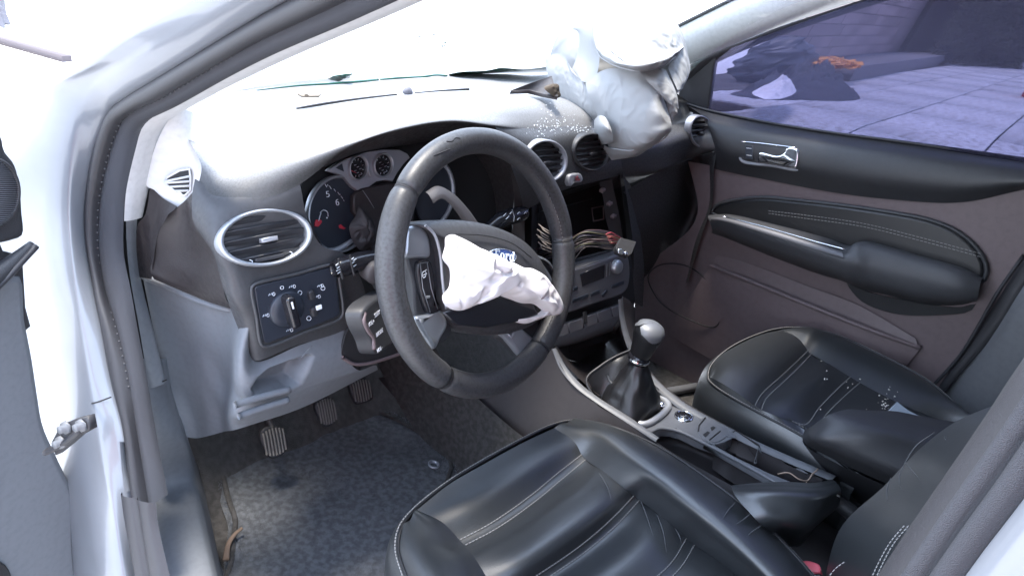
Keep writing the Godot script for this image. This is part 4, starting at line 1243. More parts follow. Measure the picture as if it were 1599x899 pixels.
func centre_stack(d: Node) -> void:
	var k := Node3D.new(); k.name = "centre_stack"; d.add_child(k, true)
	# pod with the two middle vents
	var st := mb()
	surf(st, [PackedVector3Array([Z(772, 196, -.191), Z(830, 200, -.222), Z(900, 197, -.25), Z(945, 203, -.26)]),
		PackedVector3Array([Z(786, 222, -.185), Z(838, 218, -.19), Z(905, 208, -.205), Z(960, 215, -.215)]),
		PackedVector3Array([Z(800, 265, -.183), Z(850, 252, -.178), Z(922, 238, -.192), Z(968, 240, -.20)]),
		PackedVector3Array([Z(812, 300, -.183), Z(868, 285, -.175), Z(930, 268, -.185), Z(972, 262, -.195)]),
		PackedVector3Array([Z(818, 330, -.19), Z(872, 300, -.182), Z(935, 282, -.19), Z(975, 272, -.20)])], 40, 34)
	obj("vent_pod", st, M.dash, k)
	# hazard button
	st = mb()
	var hp := Z(900, 281, -.165); var hn := Vector3(0, .25, 1).normalized()
	plate(st, crs(FL([890, 274, 898, 271, 907, 271, 911, 279, 909, 284, 898, 286, 892, 291, 889, 283], hp, hn), 30, true), hn, .012, .003)
	obj("hazard_button", st, M.satin, k)
	st = mb(); tube(st, FL([899, 281, 905, 281, 902, 275], hp + hn * .0004, hn), .0007, 4, true)
	obj("hazard_triangle", st, M.red, k)
	# column cheek left of the stack
	st = mb()
	surf(st, [PackedVector3Array([Z(772, 196, -.192), Z(790, 240, -.196), Z(802, 300, -.20), Z(800, 360, -.20), Z(780, 420, -.19)]), PackedVector3Array([Z(786, 222, -.186), Z(806, 270, -.184), Z(818, 320, -.19), Z(820, 380, -.18), Z(830, 440, -.17)])], 24, 6)
	obj("cheek", st, M.dash_brown, k)
	# the empty radio slot
	var sp := Z(900, 340, -.185); var sn := Vector3(0, .12, 1).normalized()
	st = mb()
	plate(st, FL([812, 320, 872, 298, 975, 270, 990, 330, 992, 400, 960, 420, 830, 460, 815, 400], sp - sn * .11, sn), sn, .01, .001)
	obj("slot_back", st, M.cavity, k)
	st = mb()
	quad(st, F(812, 320, sp, sn), F(975, 270, sp, sn), F(970, 276, sp - sn * .11, sn), F(822, 326, sp - sn * .11, sn))
	quad(st, F(968, 270, sp, sn), F(985, 420, sp, sn), F(975, 415, sp - sn * .12, sn), F(950, 285, sp - sn * .12, sn))
	quad(st, F(830, 320, sp, sn), F(830, 470, sp, sn), F(840, 450, sp - sn * .12, sn), F(840, 320, sp - sn * .12, sn))
	obj("slot_wall", st, M.cavity, k)
	st = mb()
	surf(st, [FL([936, 284, 942, 310, 946, 340, 952, 362, 960, 378], sp - sn * .02, sn), FL([955, 280, 962, 310, 968, 340, 972, 365, 976, 385], sp - sn * .008, sn)], 20, 5)
	obj("slot_bracket", st, M.console_dark, k)
	st = mb()
	for e in [[941, 297], [952, 318], [958, 338]]: box(st, F(e[0], e[1], sp - sn * .006, sn), Vector3(.012, .006, .01), Basis(Vector3.BACK, .4), .001)
	obj("bracket_clip", st, M.door_mid, k)
	st = mb(); tube(st, FL([924, 325, 942, 322, 943, 342, 927, 345], sp - sn * .07, sn), .002, 5, true)
	obj("socket_frame", st, M.door_mid, k)
	st = mb(); tube(st, crs(FL([842, 330, 880, 322, 925, 310], sp - sn * .09, sn), 8), .0015, 5)
	obj("slot_ridge", st, M.dash, k)
	st = mb()   # right flank of the stack beside the glovebox
	surf(st, [PackedVector3Array([Z(972, 265, -.20), Z(982, 330, -.185), Z(990, 400, -.165), Z(985, 470, -.14)]), PackedVector3Array([Z(990, 300, -.24), Z(998, 350, -.235), Z(1006, 420, -.22), Z(1004, 480, -.20)])], 24, 6)
	obj("flank", st, M.dash, k)
	# climate unit
	var cp := Z(925, 440, -.125); var cn := Vector3(-.02, .28, 1).normalized()
	var cl := Node3D.new(); cl.name = "climate_unit"; k.add_child(cl, true)
	k.remove_child(cl); cl.free()
	st = mb()
	plate(st, crs(FL([868, 432, 880, 426, 930, 410, 972, 396, 980, 398, 984, 420, 982, 446, 976, 456, 930, 474, 880, 490, 868, 488], cp, cn), 80, true), cn, .03, .004)
	obj("climate_unit", st, M.unit, k)
	st = mb()
	surf(st, [FL([868, 431, 930, 409, 978, 395], cp - cn * .001, cn), FL([862, 418, 905, 402, 955, 388], cp - cn * .075, cn)], 14, 5)
	obj("unit_top", st, M.steel, k)
	st = mb(); plate(st, FL([906, 428, 945, 413, 944, 434, 910, 447], cp + cn * .001, cn), cn, .002, .0006)
	obj("display", st, M.gloss, k)
	st = mb()
	var kc := F(961, 416, cp, cn)
	lathe(st, kc, cn, [[.016, 0.0], [.0155, .008], [.013, .012], [.006, .013], [.0001, .013]], 26)
	obj("rotary_knob", st, M.silver, k)
	st = mb()
	for e in [[948, 412, 947, 432], [953, 409, 952, 430]]: tube(st, FL(e, cp + cn * .001, cn), .0011, 5)
	obj("knob_rim", st, M.silver, k)
	st = mb()
	for e in [[893, 470, 918, 461], [922, 460, 936, 455], [940, 462, 948, 453], [955, 448, 974, 441], [895, 452, 902, 449]]:
		var a := F(e[0], e[1], cp, cn); var b := F(e[2], e[3], cp, cn)
		plate(st, round_rect((a + b) / 2 + cn * .002, (b - a).normalized(), cn.cross((b - a).normalized()), a.distance_to(b), .008, .002), cn, .004, .001)
	obj("unit_button", st, M.panel, k)
	st = mb()
	plate(st, FL([846, 420, 985, 386, 992, 470, 985, 520, 860, 560], cp - cn * .045, cn), cn, .01, .001)
	obj("stack_core", st, M.cavity, k)
	# row of five buttons
	var bp := Z(930, 495, -.105); var bn := Vector3(-.02, .35, 1).normalized()
	for i in 5:
		var x0 := 866 + i * 22.5; var y0 := 512 - i * 8.0
		st = mb()
		plate(st, FL([x0, y0, x0 + 21, y0 - 7.5, x0 + 23, y0 + 14 - 5, x0 + 2, y0 + 22 - 5], bp, bn), bn, .012, .0018)
		obj("push_button", st, M.unit, k)
	st = mb()
	plate(st, FL([911, 488, 916, 486, 918, 504, 913, 506], bp + bn * .002, bn), bn, .002, .0005)
	obj("button_slot", st, M.cavity, k)
	st = mb()
	surf(st, [FL([862, 528, 890, 520, 930, 505, 965, 490, 985, 478], bp, bn), FL([862, 540, 895, 532, 935, 518, 968, 505, 986, 492], bp - bn * .004 - Vector3(0, .004, 0), bn), FL([866, 545, 900, 536, 936, 524, 968, 512, 986, 500], bp - bn * .03, bn)], 20, 8)
	obj("stack_sill", st, M.console, k)

# ---------------------------------------------------------------- steering wheel and column
const WC := Vector3(-.375, .677, -.003)
func wn() -> Vector3: return Vector3(0, sin(deg_to_rad(21.8)), cos(deg_to_rad(21.8)))
func rim_point(deg: float, r := .176, off := 0.0) -> Vector3:
	var n := wn(); var e2 := Vector3(0, n.z, -n.y); var a := deg_to_rad(deg)
	return WC + (Vector3.RIGHT * cos(a) + e2 * sin(a)) * r + n * off
func rim_arc(a0: float, a1: float, k: int) -> PackedVector3Array:
	var o := PackedVector3Array()
	for i in k + 1: o.append(rim_point(lerpf(a0, a1, float(i) / k)))
	return o

func steering() -> void:
	var n := wn()
	var w := thing("steering_wheel", "worn black leather steering wheel with silver spokes and a blue oval badge", "steering wheel", WC)
	# rim in four wrapped lengths with a fine groove between them
	var cuts := [[2.0, 136.0, .0185], [137.0, 230.0, .0190], [231.0, 300.0, .0185], [301.0, 361.0, .0182]]
	for c in cuts:
		var path := rim_arc(c[0], c[1], 64)
		var rad := PackedFloat32Array()
		for i in path.size():
			var t := float(i) / (path.size() - 1)
			rad.append(c[2] - .0022 * pow(absf(2 * t - 1), 24))
		var st := mb()
		tube(st, path, rad, 22, false, n)
		obj("rim_grip", st, M.wheel, w)
	var st := mb()
	for a in [136.5, 230.5, 300.5, 361.5]:
		st = mb(); tube(st, rim_arc(a - .5, a + .5, 2), .0172, 18, false, n)
		obj("rim_groove", st, M.cavity, w)
	# scuffs and a peeling flap at the top left of the rim
	st = mb()
	tube(st, crs(PackedVector3Array([rim_point(118, .184, .0168), rim_point(113, .180, .0184), rim_point(109, .178, .0186)]), 8), .0009, 5)
	tube(st, crs(PackedVector3Array([rim_point(108, .188, .0142), rim_point(105.5, .185, .0162), rim_point(103, .187, .0150), rim_point(101, .184, .0166)]), 10), .0009, 5)
	obj("tear", st, M.cavity, w)
	# seam stitching inside the far half of the rim
	st = mb()
	var inner := PackedVector3Array()
	for i in 40: inner.append(rim_point(lerpf(-2, 44, i / 39.0), .162, .0118))
	stitches(st, inner, n, .006, .0008)
	inner = PackedVector3Array()
	for i in 30: inner.append(rim_point(lerpf(300, 330, i / 29.0), .160, .009))
	stitches(st, inner, n, .006, .0008)
	stuff(obj("rim_stitching", st, M.stitch_dark, w))
	# spokes: brushed silver arms in front of a dark frame
	var frame := [[[636, 352, 660, 348, 690, 352, 700, 380, 700, 480, 706, 520, 690, 535, 672, 520, 650, 495, 644, 440, 634, 400], -.020], [[815, 385, 850, 405, 868, 430, 872, 470, 850, 540, 825, 560, 800, 540, 780, 520, 800, 470], -.020]]
	for f in frame:
		st = mb(); plate(st, crs(FL(f[0], WC + n * f[1], n), 60, true), n, .02, .004)
		obj("spoke_frame", st, M.door_black, w)
	var silver := [[636, 357, 645, 352, 658, 353, 668, 364, 673, 385, 672, 401, 655, 402, 634, 400, 633, 380], [649, 496, 668, 490, 684, 480, 692, 487, 700, 506, 690, 527, 680, 545, 668, 530], [833, 398, 845, 399, 860, 408, 869, 424, 872, 446, 866, 450, 855, 430, 843, 412], [782, 516, 795, 512, 806, 507, 820, 516, 842, 540, 832, 552, 818, 557, 800, 538]]
	for s in silver:
		st = mb()
		var sp := crs(FL(s, WC + n * -.012, n), 48, true)
		plate(st, sp, (n + Vector3(-.1, .1, 0)).normalized(), .012, .005)
		obj("spoke", st, M.silver, w)
	# button strip on the left spoke
	st = mb(); plate(st, crs(FL([654, 410, 671, 407, 684, 470, 690, 482, 672, 490, 662, 470], WC + n * -.011, n), 40, true), n, .01, .002)
	var strip := obj("button_strip", st, M.gloss, w)
	st = mb()
	tube(st, FL([656, 411, 660, 450, 672, 488], WC + n * -.0105, n), .0007, 5); tube(st, FL([667, 410, 673, 450, 683, 482], WC + n * -.0105, n), .0007, 5)
	tube(st, FL([656, 411, 669, 409], WC + n * -.0105, n), .0007, 5)
	obj("bright_edge", st, M.silver, strip)
	st = mb()
	for e in [[660, 425, 666, 421], [660, 430, 666, 427], [661, 434, 664, 432], [665, 463, 671, 462], [666, 465, 671, 464]]: tube(st, FL(e, WC + n * -.0106, n), .0008, 4)
	tube(st, oval(662, 428, 3, 5, .2, WC + n * -.0106, n, 12), .0005, 4, true)
	obj("symbol", st, M.print, strip)
	# hub: domed cover, its lower half torn open by the bag
	var hub := [646, 350, 690, 343, 735, 345, 775, 355, 810, 372, 835, 396, 848, 420, 856, 450, 852, 480, 835, 504, 800, 519, 765, 524, 730, 519, 704, 503, 692, 480, 688, 440, 684, 400, 676, 372, 662, 358]
	st = mb()
	var ho := crs(FL(hub, WC + n * -.012, n), 120, true); var hc := mid(ho); var rows := []
	for e in [[1.0, -.035], [1.0, -.004], [.985, .004], [.95, .010], [.86, .016], [.7, .021], [.5, .024], [.25, .0255], [.01, .026]]:
		rows.append(shrink(ho, e[0], n * e[1]))
	skin(st, rows, true)
	obj("hub_cover", st, M.dash, w)
	st = mb()
	tube(st, crs(FL([664, 352, 678, 366, 687, 396, 691, 440, 697, 482], WC + n * .0035, n), 30), .0022, 6)
	obj("cover_edge", st, M.satin, w)
	st = mb()
	tube(st, crs(FL([712, 365, 760, 368, 800, 380, 830, 402], WC + n * .0135, n), 30), .0009, 6)
	obj("cover_seam", st, M.cavity, w)
	# torn flap of the cover under the bag
	st = mb()
	plate(st, FL([694, 488, 722, 480, 752, 457, 790, 464, 832, 472, 842, 492, 800, 505, 760, 512, 715, 508], WC + n * .022, n), n, .006, .003)
	obj("torn_flap", st, M.gloss, w)
	# badge
	st = mb()
	var bo := oval(785, 399, 21, 10.5, .16, WC + n * .0165, n, 44)
	rows = []
	for e in [[1.03, -.004], [1.03, .001], [.97, .0022], [.9, .002]]: rows.append(shrink(bo, e[0], n * e[1]))
	skin(st, rows, true)
	var badge := obj("badge", st, M.chrome, w)
	st = mb(); rows = []
	for e in [[.95, .0012], [.5, .0026], [.01, .003]]: rows.append(shrink(bo, e[0], n * e[1]))
	skin(st, rows, true)
	var blue := mat(lin(.02, .05, .17), .2); blue.clearcoat_enabled = true
	obj("blue_field", st, blue, badge)
	var er := (bo[0] - bo[22]).normalized()
	letters("script", "Ford", mid(bo) + n * .0028, er, n.cross(er), .013, M.chrome, badge, "Droid Serif", true)
	# ---- column with its stalks
	var col := thing("steering_column", "black steering column with two control stalks and an audio remote behind the wheel", "steering column", Vector3(-.375, .6, -.15))
	st = mb()
	var axis := n
	var rowsc := []
	for e in [[-.21, .055, .05], [-.16, .062, .055], [-.09, .064, .058], [-.055, .06, .055], [-.05, .03, .03]]:
		var row := PackedVector3Array()
		for i in 28:
			var a := TAU * i / 28.0
			row.append(WC + Vector3(0, -.012, 0) + axis * e[0] + Vector3.RIGHT * cos(a) * e[1] + Vector3(0, n.z, -n.y) * sin(a) * e[2])
		rowsc.append(row)
	skin(st, rowsc, true)
	obj("shroud", st, M.door_black, col)
	# grey hoop of the shroud visible over the hub
	st = mb()
	loft(st, [FL([664, 300, 682, 290, 705, 300, 730, 325, 748, 350], WC + n * -.10, n), FL([676, 318, 690, 310, 705, 322, 720, 342, 730, 360], WC + n * -.085, n)], 20, [.004])
	obj("shroud_hoop", st, M.console_dark, col)
	# indicator stalk on the left
	var s1 := Node3D.new(); s1.name = "indicator_stalk"; col.add_child(s1, true)
	var tp := Vector3(0, 0, -.085); var fz := Vector3(0, .15, 1).normalized()
	st = mb()
	tube(st, crs(FL([520, 421, 540, 415, 562, 408, 600, 400, 660, 395], tp, fz), 26), PackedFloat32Array([.010, .0145, .0150, .0152, .0152, .0152, .0152, .015, .0145, .014, .0135, .0125, .0115, .011, .0105, .010, .010, .010, .010, .010, .010, .010, .010, .010, .010, .010]), 14, false, fz)
	obj("stalk", st, M.gloss, s1)
	st = mb()
	for x in [533.0, 551.0]: tube(st, crs(FL([x - 5, 404 - (x - 533) * .3, x - 2, 421 - (x - 533) * .3, x + 2, 436 - (x - 533) * .3], tp + fz * .0148, fz), 10), .0016, 6)
	obj("collar", st, M.door_black, s1)
	st = mb()
	for e in [[524, 414, 528, 411], [526, 419, 530, 416], [527, 427, 531, 424], [548, 405, 552, 402], [549, 411, 554, 408], [552, 416, 556, 413], [525, 423, 531, 420], [551, 407, 556, 404]]: tube(st, FL(e, tp + fz * .0156, fz), .0007, 4)
	obj("symbol", st, M.print, s1)
	# wiper stalk on the right
	var s2 := Node3D.new(); s2.name = "wiper_stalk"; col.add_child(s2, true)
	tp = Vector3(0, 0, -.09)
	st = mb()
	tube(st, crs(FL([740, 372, 762, 358, 780, 345, 800, 337, 822, 331], tp, fz), 20), PackedFloat32Array([.010, .010, .0105, .011, .0115, .012, .013, .014, .015, .0155, .0155, .0155, .0155, .0155, .0155, .0155, .0152, .0145, .013, .009]), 14, false, fz)
	obj("stalk", st, M.gloss, s2)
	st = mb()
	for e in [[786, 337, 790, 333], [790, 342, 795, 337], [796, 334, 800, 331], [808, 334, 812, 332], [808, 343, 812, 341], [818, 334, 822, 333]]:
		tube(st, crs(FL([e[0], e[1], (e[0] + e[2]) / 2 + 1, e[1] - 3, e[2], e[3]], tp + fz * .0160, fz), 6), .0007, 4)
	tube(st, FL([800, 328, 803, 338, 802, 346], tp + fz * .0158, fz), .0007, 4)
	obj("symbol", st, M.print, s2)
	# audio remote below the indicator stalk
	var s3 := Node3D.new(); s3.name = "audio_remote"; col.add_child(s3, true)
	tp = Z(590, 510, -.115)
	var fn := Vector3(.45, .25, .85).normalized()
	st = mb()
	plate(st, crs(FL([566, 490, 572, 478, 590, 464, 612, 455, 622, 480, 618, 530, 600, 548, 588, 552, 580, 530, 570, 510], tp, fn), 50, true), fn, .028, .006)
	obj("remote_body", st, M.door_black, s3)
	st = mb()
	tube(st, crs(FL([570, 488, 568, 500, 574, 515, 582, 528, 584, 545], tp + fn * -.001, fn), 20), .0032, 8)
	obj("remote_edge", st, M.door_mid, s3)
	for e in [["SEEK", 588, 490], ["VOL+", 579, 504], ["MODE", 592, 519], ["VOL-", 592, 545]]:
		letters("legend", e[0], F(e[1], e[2], tp + fn * .0002, fn), (F(600, 480, tp, fn) - F(575, 500, tp, fn)).normalized(), fn.cross((F(600, 480, tp, fn) - F(575, 500, tp, fn)).normalized()), .0062, M.print, s3)
	# ignition lock with its pale barrel
	st = mb()
	lathe(st, Z(585, 425, -.16), Vector3(-.2, .1, 1), [[.018, -.02], [.018, .006], [.014, .010], [.006, .011], [.0001, .011]], 20)
	obj("ignition_lock", st, M.console_dark, col)

# ---------------------------------------------------------------- centre console, gear lever, handbrake, armrest
func console() -> void:
	var k := thing("centre_console", "grey centre console with coin tray, cup holders and an empty cubby", "console", Vector3(.03, 0, .15))
	# driver's flank
	var st := mb()
	surf(st, [PackedVector3Array([X(862, 545, -.045), X(890, 592, -.05), X(930, 630, -.055), X(985, 664, -.055), X(1060, 712, -.055), X(1150, 762, -.055), X(1240, 810, -.05)]),
		PackedVector3Array([X(830, 580, -.06), X(860, 620, -.065), X(900, 655, -.07), X(950, 690, -.07), X(1040, 735, -.07), X(1130, 790, -.07), X(1215, 835, -.065)]),
		PackedVector3Array([X(700, 580, -.10), X(740, 640, -.10), X(790, 700, -.10), X(860, 760, -.10), X(950, 820, -.10), X(1050, 880, -.10), X(1130, 930, -.10)]),
		PackedVector3Array([X(590, 590, -.12), X(650, 660, -.12), X(700, 720, -.12), X(770, 780, -.12), X(850, 850, -.12), X(950, 930, -.12), X(1030, 990, -.12)])], 60, 24)
	obj("driver_flank", st, M.console_dark, k)
	# silver-grey rails either side
	var left := PackedVector3Array([X(862, 545, -.047), X(874, 575, -.05), X(897, 603, -.055), X(930, 628, -.055), X(985, 664, -.055), X(1024, 690, -.060)])
	st = mb()
	loft(st, [left, moved(PackedVector3Array([X(868, 545, -.036), X(884, 574, -.036), X(906, 600, -.036), X(938, 625, -.036), X(988, 656, -.036), X(1030, 686, -.046)]), Vector3(0, .002, 0))], 40, [.004])
	obj("left_rail", st, M.console, k)
	var right := PackedVector3Array([X(972, 462, .10), X(974, 490, .105), X(985, 530, .11), X(1010, 575, .115), X(1060, 622, .12), X(1140, 668, .12), X(1220, 706, .12), X(1308, 744, .12)])
	st = mb()
	loft(st, [moved(PackedVector3Array([X(966, 466, .085), X(968, 494, .09), X(978, 536, .092), X(1003, 582, .097), X(1052, 630, .10), X(1132, 675, .10), X(1212, 713, .10), X(1300, 750, .10)]), Vector3(0, -.002, 0)), right], 60, [.004])
	obj("right_rail", st, M.console, k)
	st = mb()
	surf(st, [right, PackedVector3Array([X(985, 470, .125), X(986, 500, .13), X(998, 545, .132), X(1025, 590, .135), X(1072, 628, .14), X(1150, 672, .14), X(1228, 712, .14), X(1312, 752, .14)]), moved(PackedVector3Array([X(985, 470, .135), X(986, 500, .14), X(998, 545, .142), X(1025, 590, .145), X(1072, 628, .15), X(1150, 672, .15), X(1228, 712, .15), X(1312, 752, .15)]), Vector3(0, -.25, 0))], 50, 10)
	obj("passenger_flank", st, M.console_dark, k)
	# cubby ahead of the lever
	st = mb()
	surf(st, [PackedVector3Array([X(866, 540, -.03), X(886, 572, -.028), X(912, 598, -.026), X(935, 618, -.025)]), PackedVector3Array([Y(905, 560, .26), Y(925, 580, .26), Y(945, 600, .26), Y(960, 615, .28)]), PackedVector3Array([Y(950, 530, .26), Y(965, 550, .26), Y(980, 575, .27), Y(1000, 595, .29)]), PackedVector3Array([X(968, 494, .09), X(978, 536, .092), X(1003, 582, .097), X(1030, 608, .10)])], 24, 24)
	obj("cubby_floor", st, M.dash_brown, k)
	st = mb()
	surf(st, [PackedVector3Array([X(866, 545, -.03), Y(905, 563, .26), Y(950, 533, .26), X(970, 500, .09)]), PackedVector3Array([Z(872, 528, -.13), Z(905, 525, -.14), Z(945, 512, -.14), Z(970, 494, -.13)])], 20, 6)
	obj("cubby_back", st, M.console_dark, k)
	# top plate round the lever
	var tp := Y(1040, 660, .315); var tn := Vector3(0, 1, -.10).normalized()
	st = mb()
	plate(st, FL([996, 664, 1018, 660, 1046, 641, 1048, 632, 1030, 614, 1040, 612, 1058, 634, 1132, 676, 1144, 684, 1132, 690, 1116, 694, 1088, 684, 1056, 668, 1034, 667, 1014, 677], tp, tn), tn, .02, .001)
	plate(st, FL([1100, 691, 1116, 695, 1150, 714, 1200, 738, 1250, 758, 1278, 757, 1290, 764, 1240, 774, 1214, 756, 1160, 725], tp + tn * .001, tn), tn, .012, .001)
	obj("top_plate", st, M.console, k)
	# bright frame round the lever's opening
	st = mb()
	var fr := crs(FL([900, 596, 930, 628, 964, 645, 1001, 663, 1012, 661, 1040, 641, 1045, 632, 1040, 626, 1020, 611, 1000, 596], tp + tn * .006, tn), 90, true)
	tube(st, crs(FL([926, 624, 964, 645, 1001, 662, 1012, 661, 1040, 641, 1044, 632, 1024, 614], tp + tn * .005, tn), 60), .0066, 10, false, tn)
	obj("lever_frame", st, M.bright, k)
	st = mb(); plate(st, shrink(fr, .98, -tn * .02), tn, .01, .001)
	obj("lever_opening", st, M.cavity, k)
	st = mb()
	for e in [[906, 596], [909, 603], [913, 609]]: box(st, F(e[0], e[1], tp, tn), Vector3(.03, .01, .008), Basis(Vector3.UP, -.5), .001)
	obj("frame_clip", st, M.console_dark, k)
	st = mb(); lathe(st, F(1033, 634, tp + tn * .002, tn), tn + Vector3(-.5, 0, .3), [[.008, 0.0], [.007, .006], [.003, .009], [.0001, .009]], 12)
	obj("frame_screw", st, M.chrome, k)
	# start button
	var bc := F(1068, 651, tp, tn)
	st = mb(); lathe(st, bc, tn, [[.0195, 0.0], [.0185, .0035], [.0150, .0045], [.0145, .003]], 34)
	var btn := obj("start_button", st, M.chrome, k)
	st = mb(); lathe(st, bc, tn, [[.0146, .002], [.0122, .0025], [.0120, .0052], [.0105, .0062], [.0001, .0055]], 30)
	obj("cap", st, M.gloss, btn)
	st = mb(); lathe(st, bc, tn, [[.0128, .0026], [.0120, .0044], [.0114, .0030]], 30)
	obj("inner_ring", st, M.chrome, btn)
	st = mb(); tube(st, FL([1064, 650, 1072, 649], tp + tn * .0066, tn), .0008, 4); tube(st, FL([1066, 654, 1071, 653], tp + tn * .0066, tn), .0008, 4)
	obj("mark", st, M.print, btn)
	# slotted plate and the cup holders
	st = mb()
	plate(st, crs(FL([1088, 668, 1091, 662, 1100, 652, 1138, 672, 1136, 680, 1116, 690, 1096, 682], tp + tn * .0015, tn), 44, true), tn, .004, .0012)
	obj("insert_plate", st, M.console, k)
	st = mb()
	plate(st, FL([1110, 667, 1114, 665, 1118, 667, 1112, 672], tp + tn * .0026, tn), tn, .001, .0003)
	plate(st, FL([1098, 678, 1105, 673, 1109, 675, 1102, 682], tp + tn * .0026, tn), tn, .001, .0003)
	tube(st, FL([1108, 687, 1125, 673], tp + tn * .002, tn), .0012, 5)
	tube(st, FL([1091, 673, 1092, 664, 1102, 652], tp + tn * .002, tn), .0014, 5)
	obj("slot", st, M.cavity, k)
	st = mb()   # well of the cup holders: sunk walls below the plate
	var rim := FL([1116, 692, 1136, 676, 1150, 672, 1186, 694, 1190, 706, 1222, 718, 1226, 724, 1260, 738, 1286, 748, 1280, 756, 1250, 758, 1200, 738, 1150, 714], tp + tn * .0008, tn)
	var deep := shrink(rim, .94, -tn * .055)
	skin(st, [rim, shrink(rim, .985, -tn * .012), deep], true)
	cap(st, deep, tn)
	obj("cup_well", st, M.console_dark, k)
	var walls := [[1135, 683, 1152, 688, 1153, 709, 1132, 700], [1153, 688, 1184, 697, 1178, 722, 1150, 710], [1189, 706, 1222, 723, 1218, 735, 1183, 728], [1223, 724, 1240, 723, 1236, 736, 1221, 734]]
	for e in walls:
		st = mb(); plate(st, FL(e, tp - tn * .016, (tn + Vector3(-.5, 0, .3)).normalized()), tn, .004, .0008)
		obj("cup_wall", st, M.console_dark, k)
	st = mb()
	for e in [[1133, 679, 1150, 684, 1145, 674, 1140, 674], [1184, 696, 1190, 706, 1184, 700, 1178, 722, 1182, 722], [1244, 730, 1256, 736, 1262, 739, 1252, 732]]:
		st = mb(); plate(st, FL(e, tp + tn * .0026, tn), tn, .003, .0008)
		obj("cup_fin", st, M.console, k)
	# long tray on the driver's side
	var yn := Vector3(0, 1, 0)
	st = mb()
	surf(st, [FL([1012, 680, 1030, 668, 1058, 672, 1100, 692, 1180, 735, 1240, 770], tp - tn * .002, tn), FL([1025, 692, 1046, 690, 1068, 696, 1110, 716, 1180, 752, 1225, 785], tp - yn * .05, yn), FL([1020, 720, 1040, 720, 1070, 724, 1110, 742, 1170, 775, 1210, 800], tp - yn * .055, yn), FL([1012, 690, 1040, 712, 1070, 728, 1110, 750, 1180, 790, 1230, 815], tp - yn * .01, yn)], 40, 18)
	obj("tray", st, M.console_dark, k)
	st = mb()
	tube(st, crs(FL([1014, 676, 1030, 669, 1056, 672, 1100, 692, 1160, 724, 1214, 755, 1240, 772], tp + tn * .001, tn), 50), .0034, 8)
	obj("tray_rim", st, M.console, k)
	st = mb()
	tube(st, crs(FL([1048, 682, 1080, 690, 1130, 716, 1180, 748], tp - yn * .02, yn), 24), .0012, 6)
	obj("tray_line", st, M.console, k)
	# ---- gear lever
	var g := thing("gear_lever", "gear lever with a silver capped knob and a black leather gaiter pulled from its frame", "gear lever", Vector3(.02, .31, .05))
	var gb := [Y(985, 640, .33), X(992, 610, .03), X(997, 580, .02), X(1000, 558, .015)]
	st = mb()
	var prof := [[.060, .052, 0.0], [.058, .050, .12], [.052, .045, .3], [.043, .038, .5], [.032, .030, .7], [.023, .022, .88], [.017, .017, 1.0]]
	var base := F(983, 638, tp + tn * .002, tn); var topp := X(998, 566, .02)
	var rows := []
	var q := noise(12)
	for e in prof:
		var c: Vector3 = base.lerp(topp, e[2]); var row := PackedVector3Array()
		for i in 48:
			var a := TAU * i / 48.0
			var sq := pow(pow(absf(cos(a)), 4.0) + pow(absf(sin(a)), 4.0), -.25)
			var k2 := lerpf(sq, 1.0, e[2])
			var v := Vector3(cos(a) * e[0], 0, sin(a) * e[1]) * k2
			v *= 1.0 + .16 * nz(q, v.normalized() + Vector3(0, e[2] * 2.0, 0), 1.6) * (1 - absf(e[2] - .5)) + .10 * sin(e[2] * 15.0 + a * 2.0) * e[2] * (1 - e[2]) * 3.0
			row.append(c + v)
		rows.append(row)
	var cr := []
	for i in 48:
		var colm := PackedVector3Array()
		for r in rows: colm.append(r[i])
		cr.append(crs(colm, 26))
	st = mb()
	skin(st, cr, false, true)
	obj("gaiter", st, M.leather_matt, g)
	# lifted front corner of the gaiter with its frame
	st = mb()
	surf(st, [PackedVector3Array([X(917, 592, -.03), X(938, 572, .0), X(960, 558, .03), X(984, 548, .06)]), PackedVector3Array([X(924, 606, -.025), X(945, 590, .0), X(965, 578, .02), X(990, 566, .03)]), PackedVector3Array([X(930, 625, -.02), X(952, 615, -.005), X(972, 605, .005), X(994, 590, .015)]), PackedVector3Array([X(950, 645, -.02), X(965, 640, -.01), X(980, 632, 0), X(996, 620, .01)])], 24, 20)
	obj("gaiter_skirt", st, M.leather_matt, g)
	st = mb()
	tube(st, crs(PackedVector3Array([X(945, 645, -.03), X(928, 620, -.035), X(916, 592, -.032), X(938, 571, .0), X(962, 556, .03), X(986, 546, .06)]), 40), .0025, 6)
	obj("gaiter_frame", st, M.door_black, g)
	st = mb(); tube(st, crs(PackedVector3Array([X(949, 584, -.004), X(952, 594, -.006), X(957, 600, -.006)]), 8), .0022, 6)
	obj("crease", st, M.leather, g)
	# collar and knob
	var kb := X(998, 558, .02); var kt := X(1019, 505, .02)
	var ax := (kt - kb).normalized()
	st = mb(); lathe(st, kb - ax * .006, ax, [[.015, -.006], [.019, -.004], [.021, .003], [.021, .012], [.017, .014], [.016, .02]], 30)
	obj("collar", st, M.gloss, g)
	st = mb(); lathe(st, kb - ax * .006, ax, [[.0212, .001], [.0222, .003], [.0222, .0045], [.0212, .0065]], 30)
	obj("collar_ring", st, M.chrome, g)
	var L := (kt - kb).length()
	st = mb()
	var kp := [[.016, .004], [.0185, .012], [.0200, .025], [.0220, .040], [.0245, .055], [.0262, .068], [.0260, .078], [.0225, .088], [.0150, .0945], [.006, .0972], [.0001, .0976]]
	var kf := []
	for e in kp: kf.append([e[0], e[1] * L / .0976])
	lathe(st, kb, ax, kf, 40, Vector3.RIGHT, 1.12)
	obj("knob", st, M.leather_matt, g)
	# silver cap: the upper and passenger-side part, a hair proud of the leather
	st = mb()
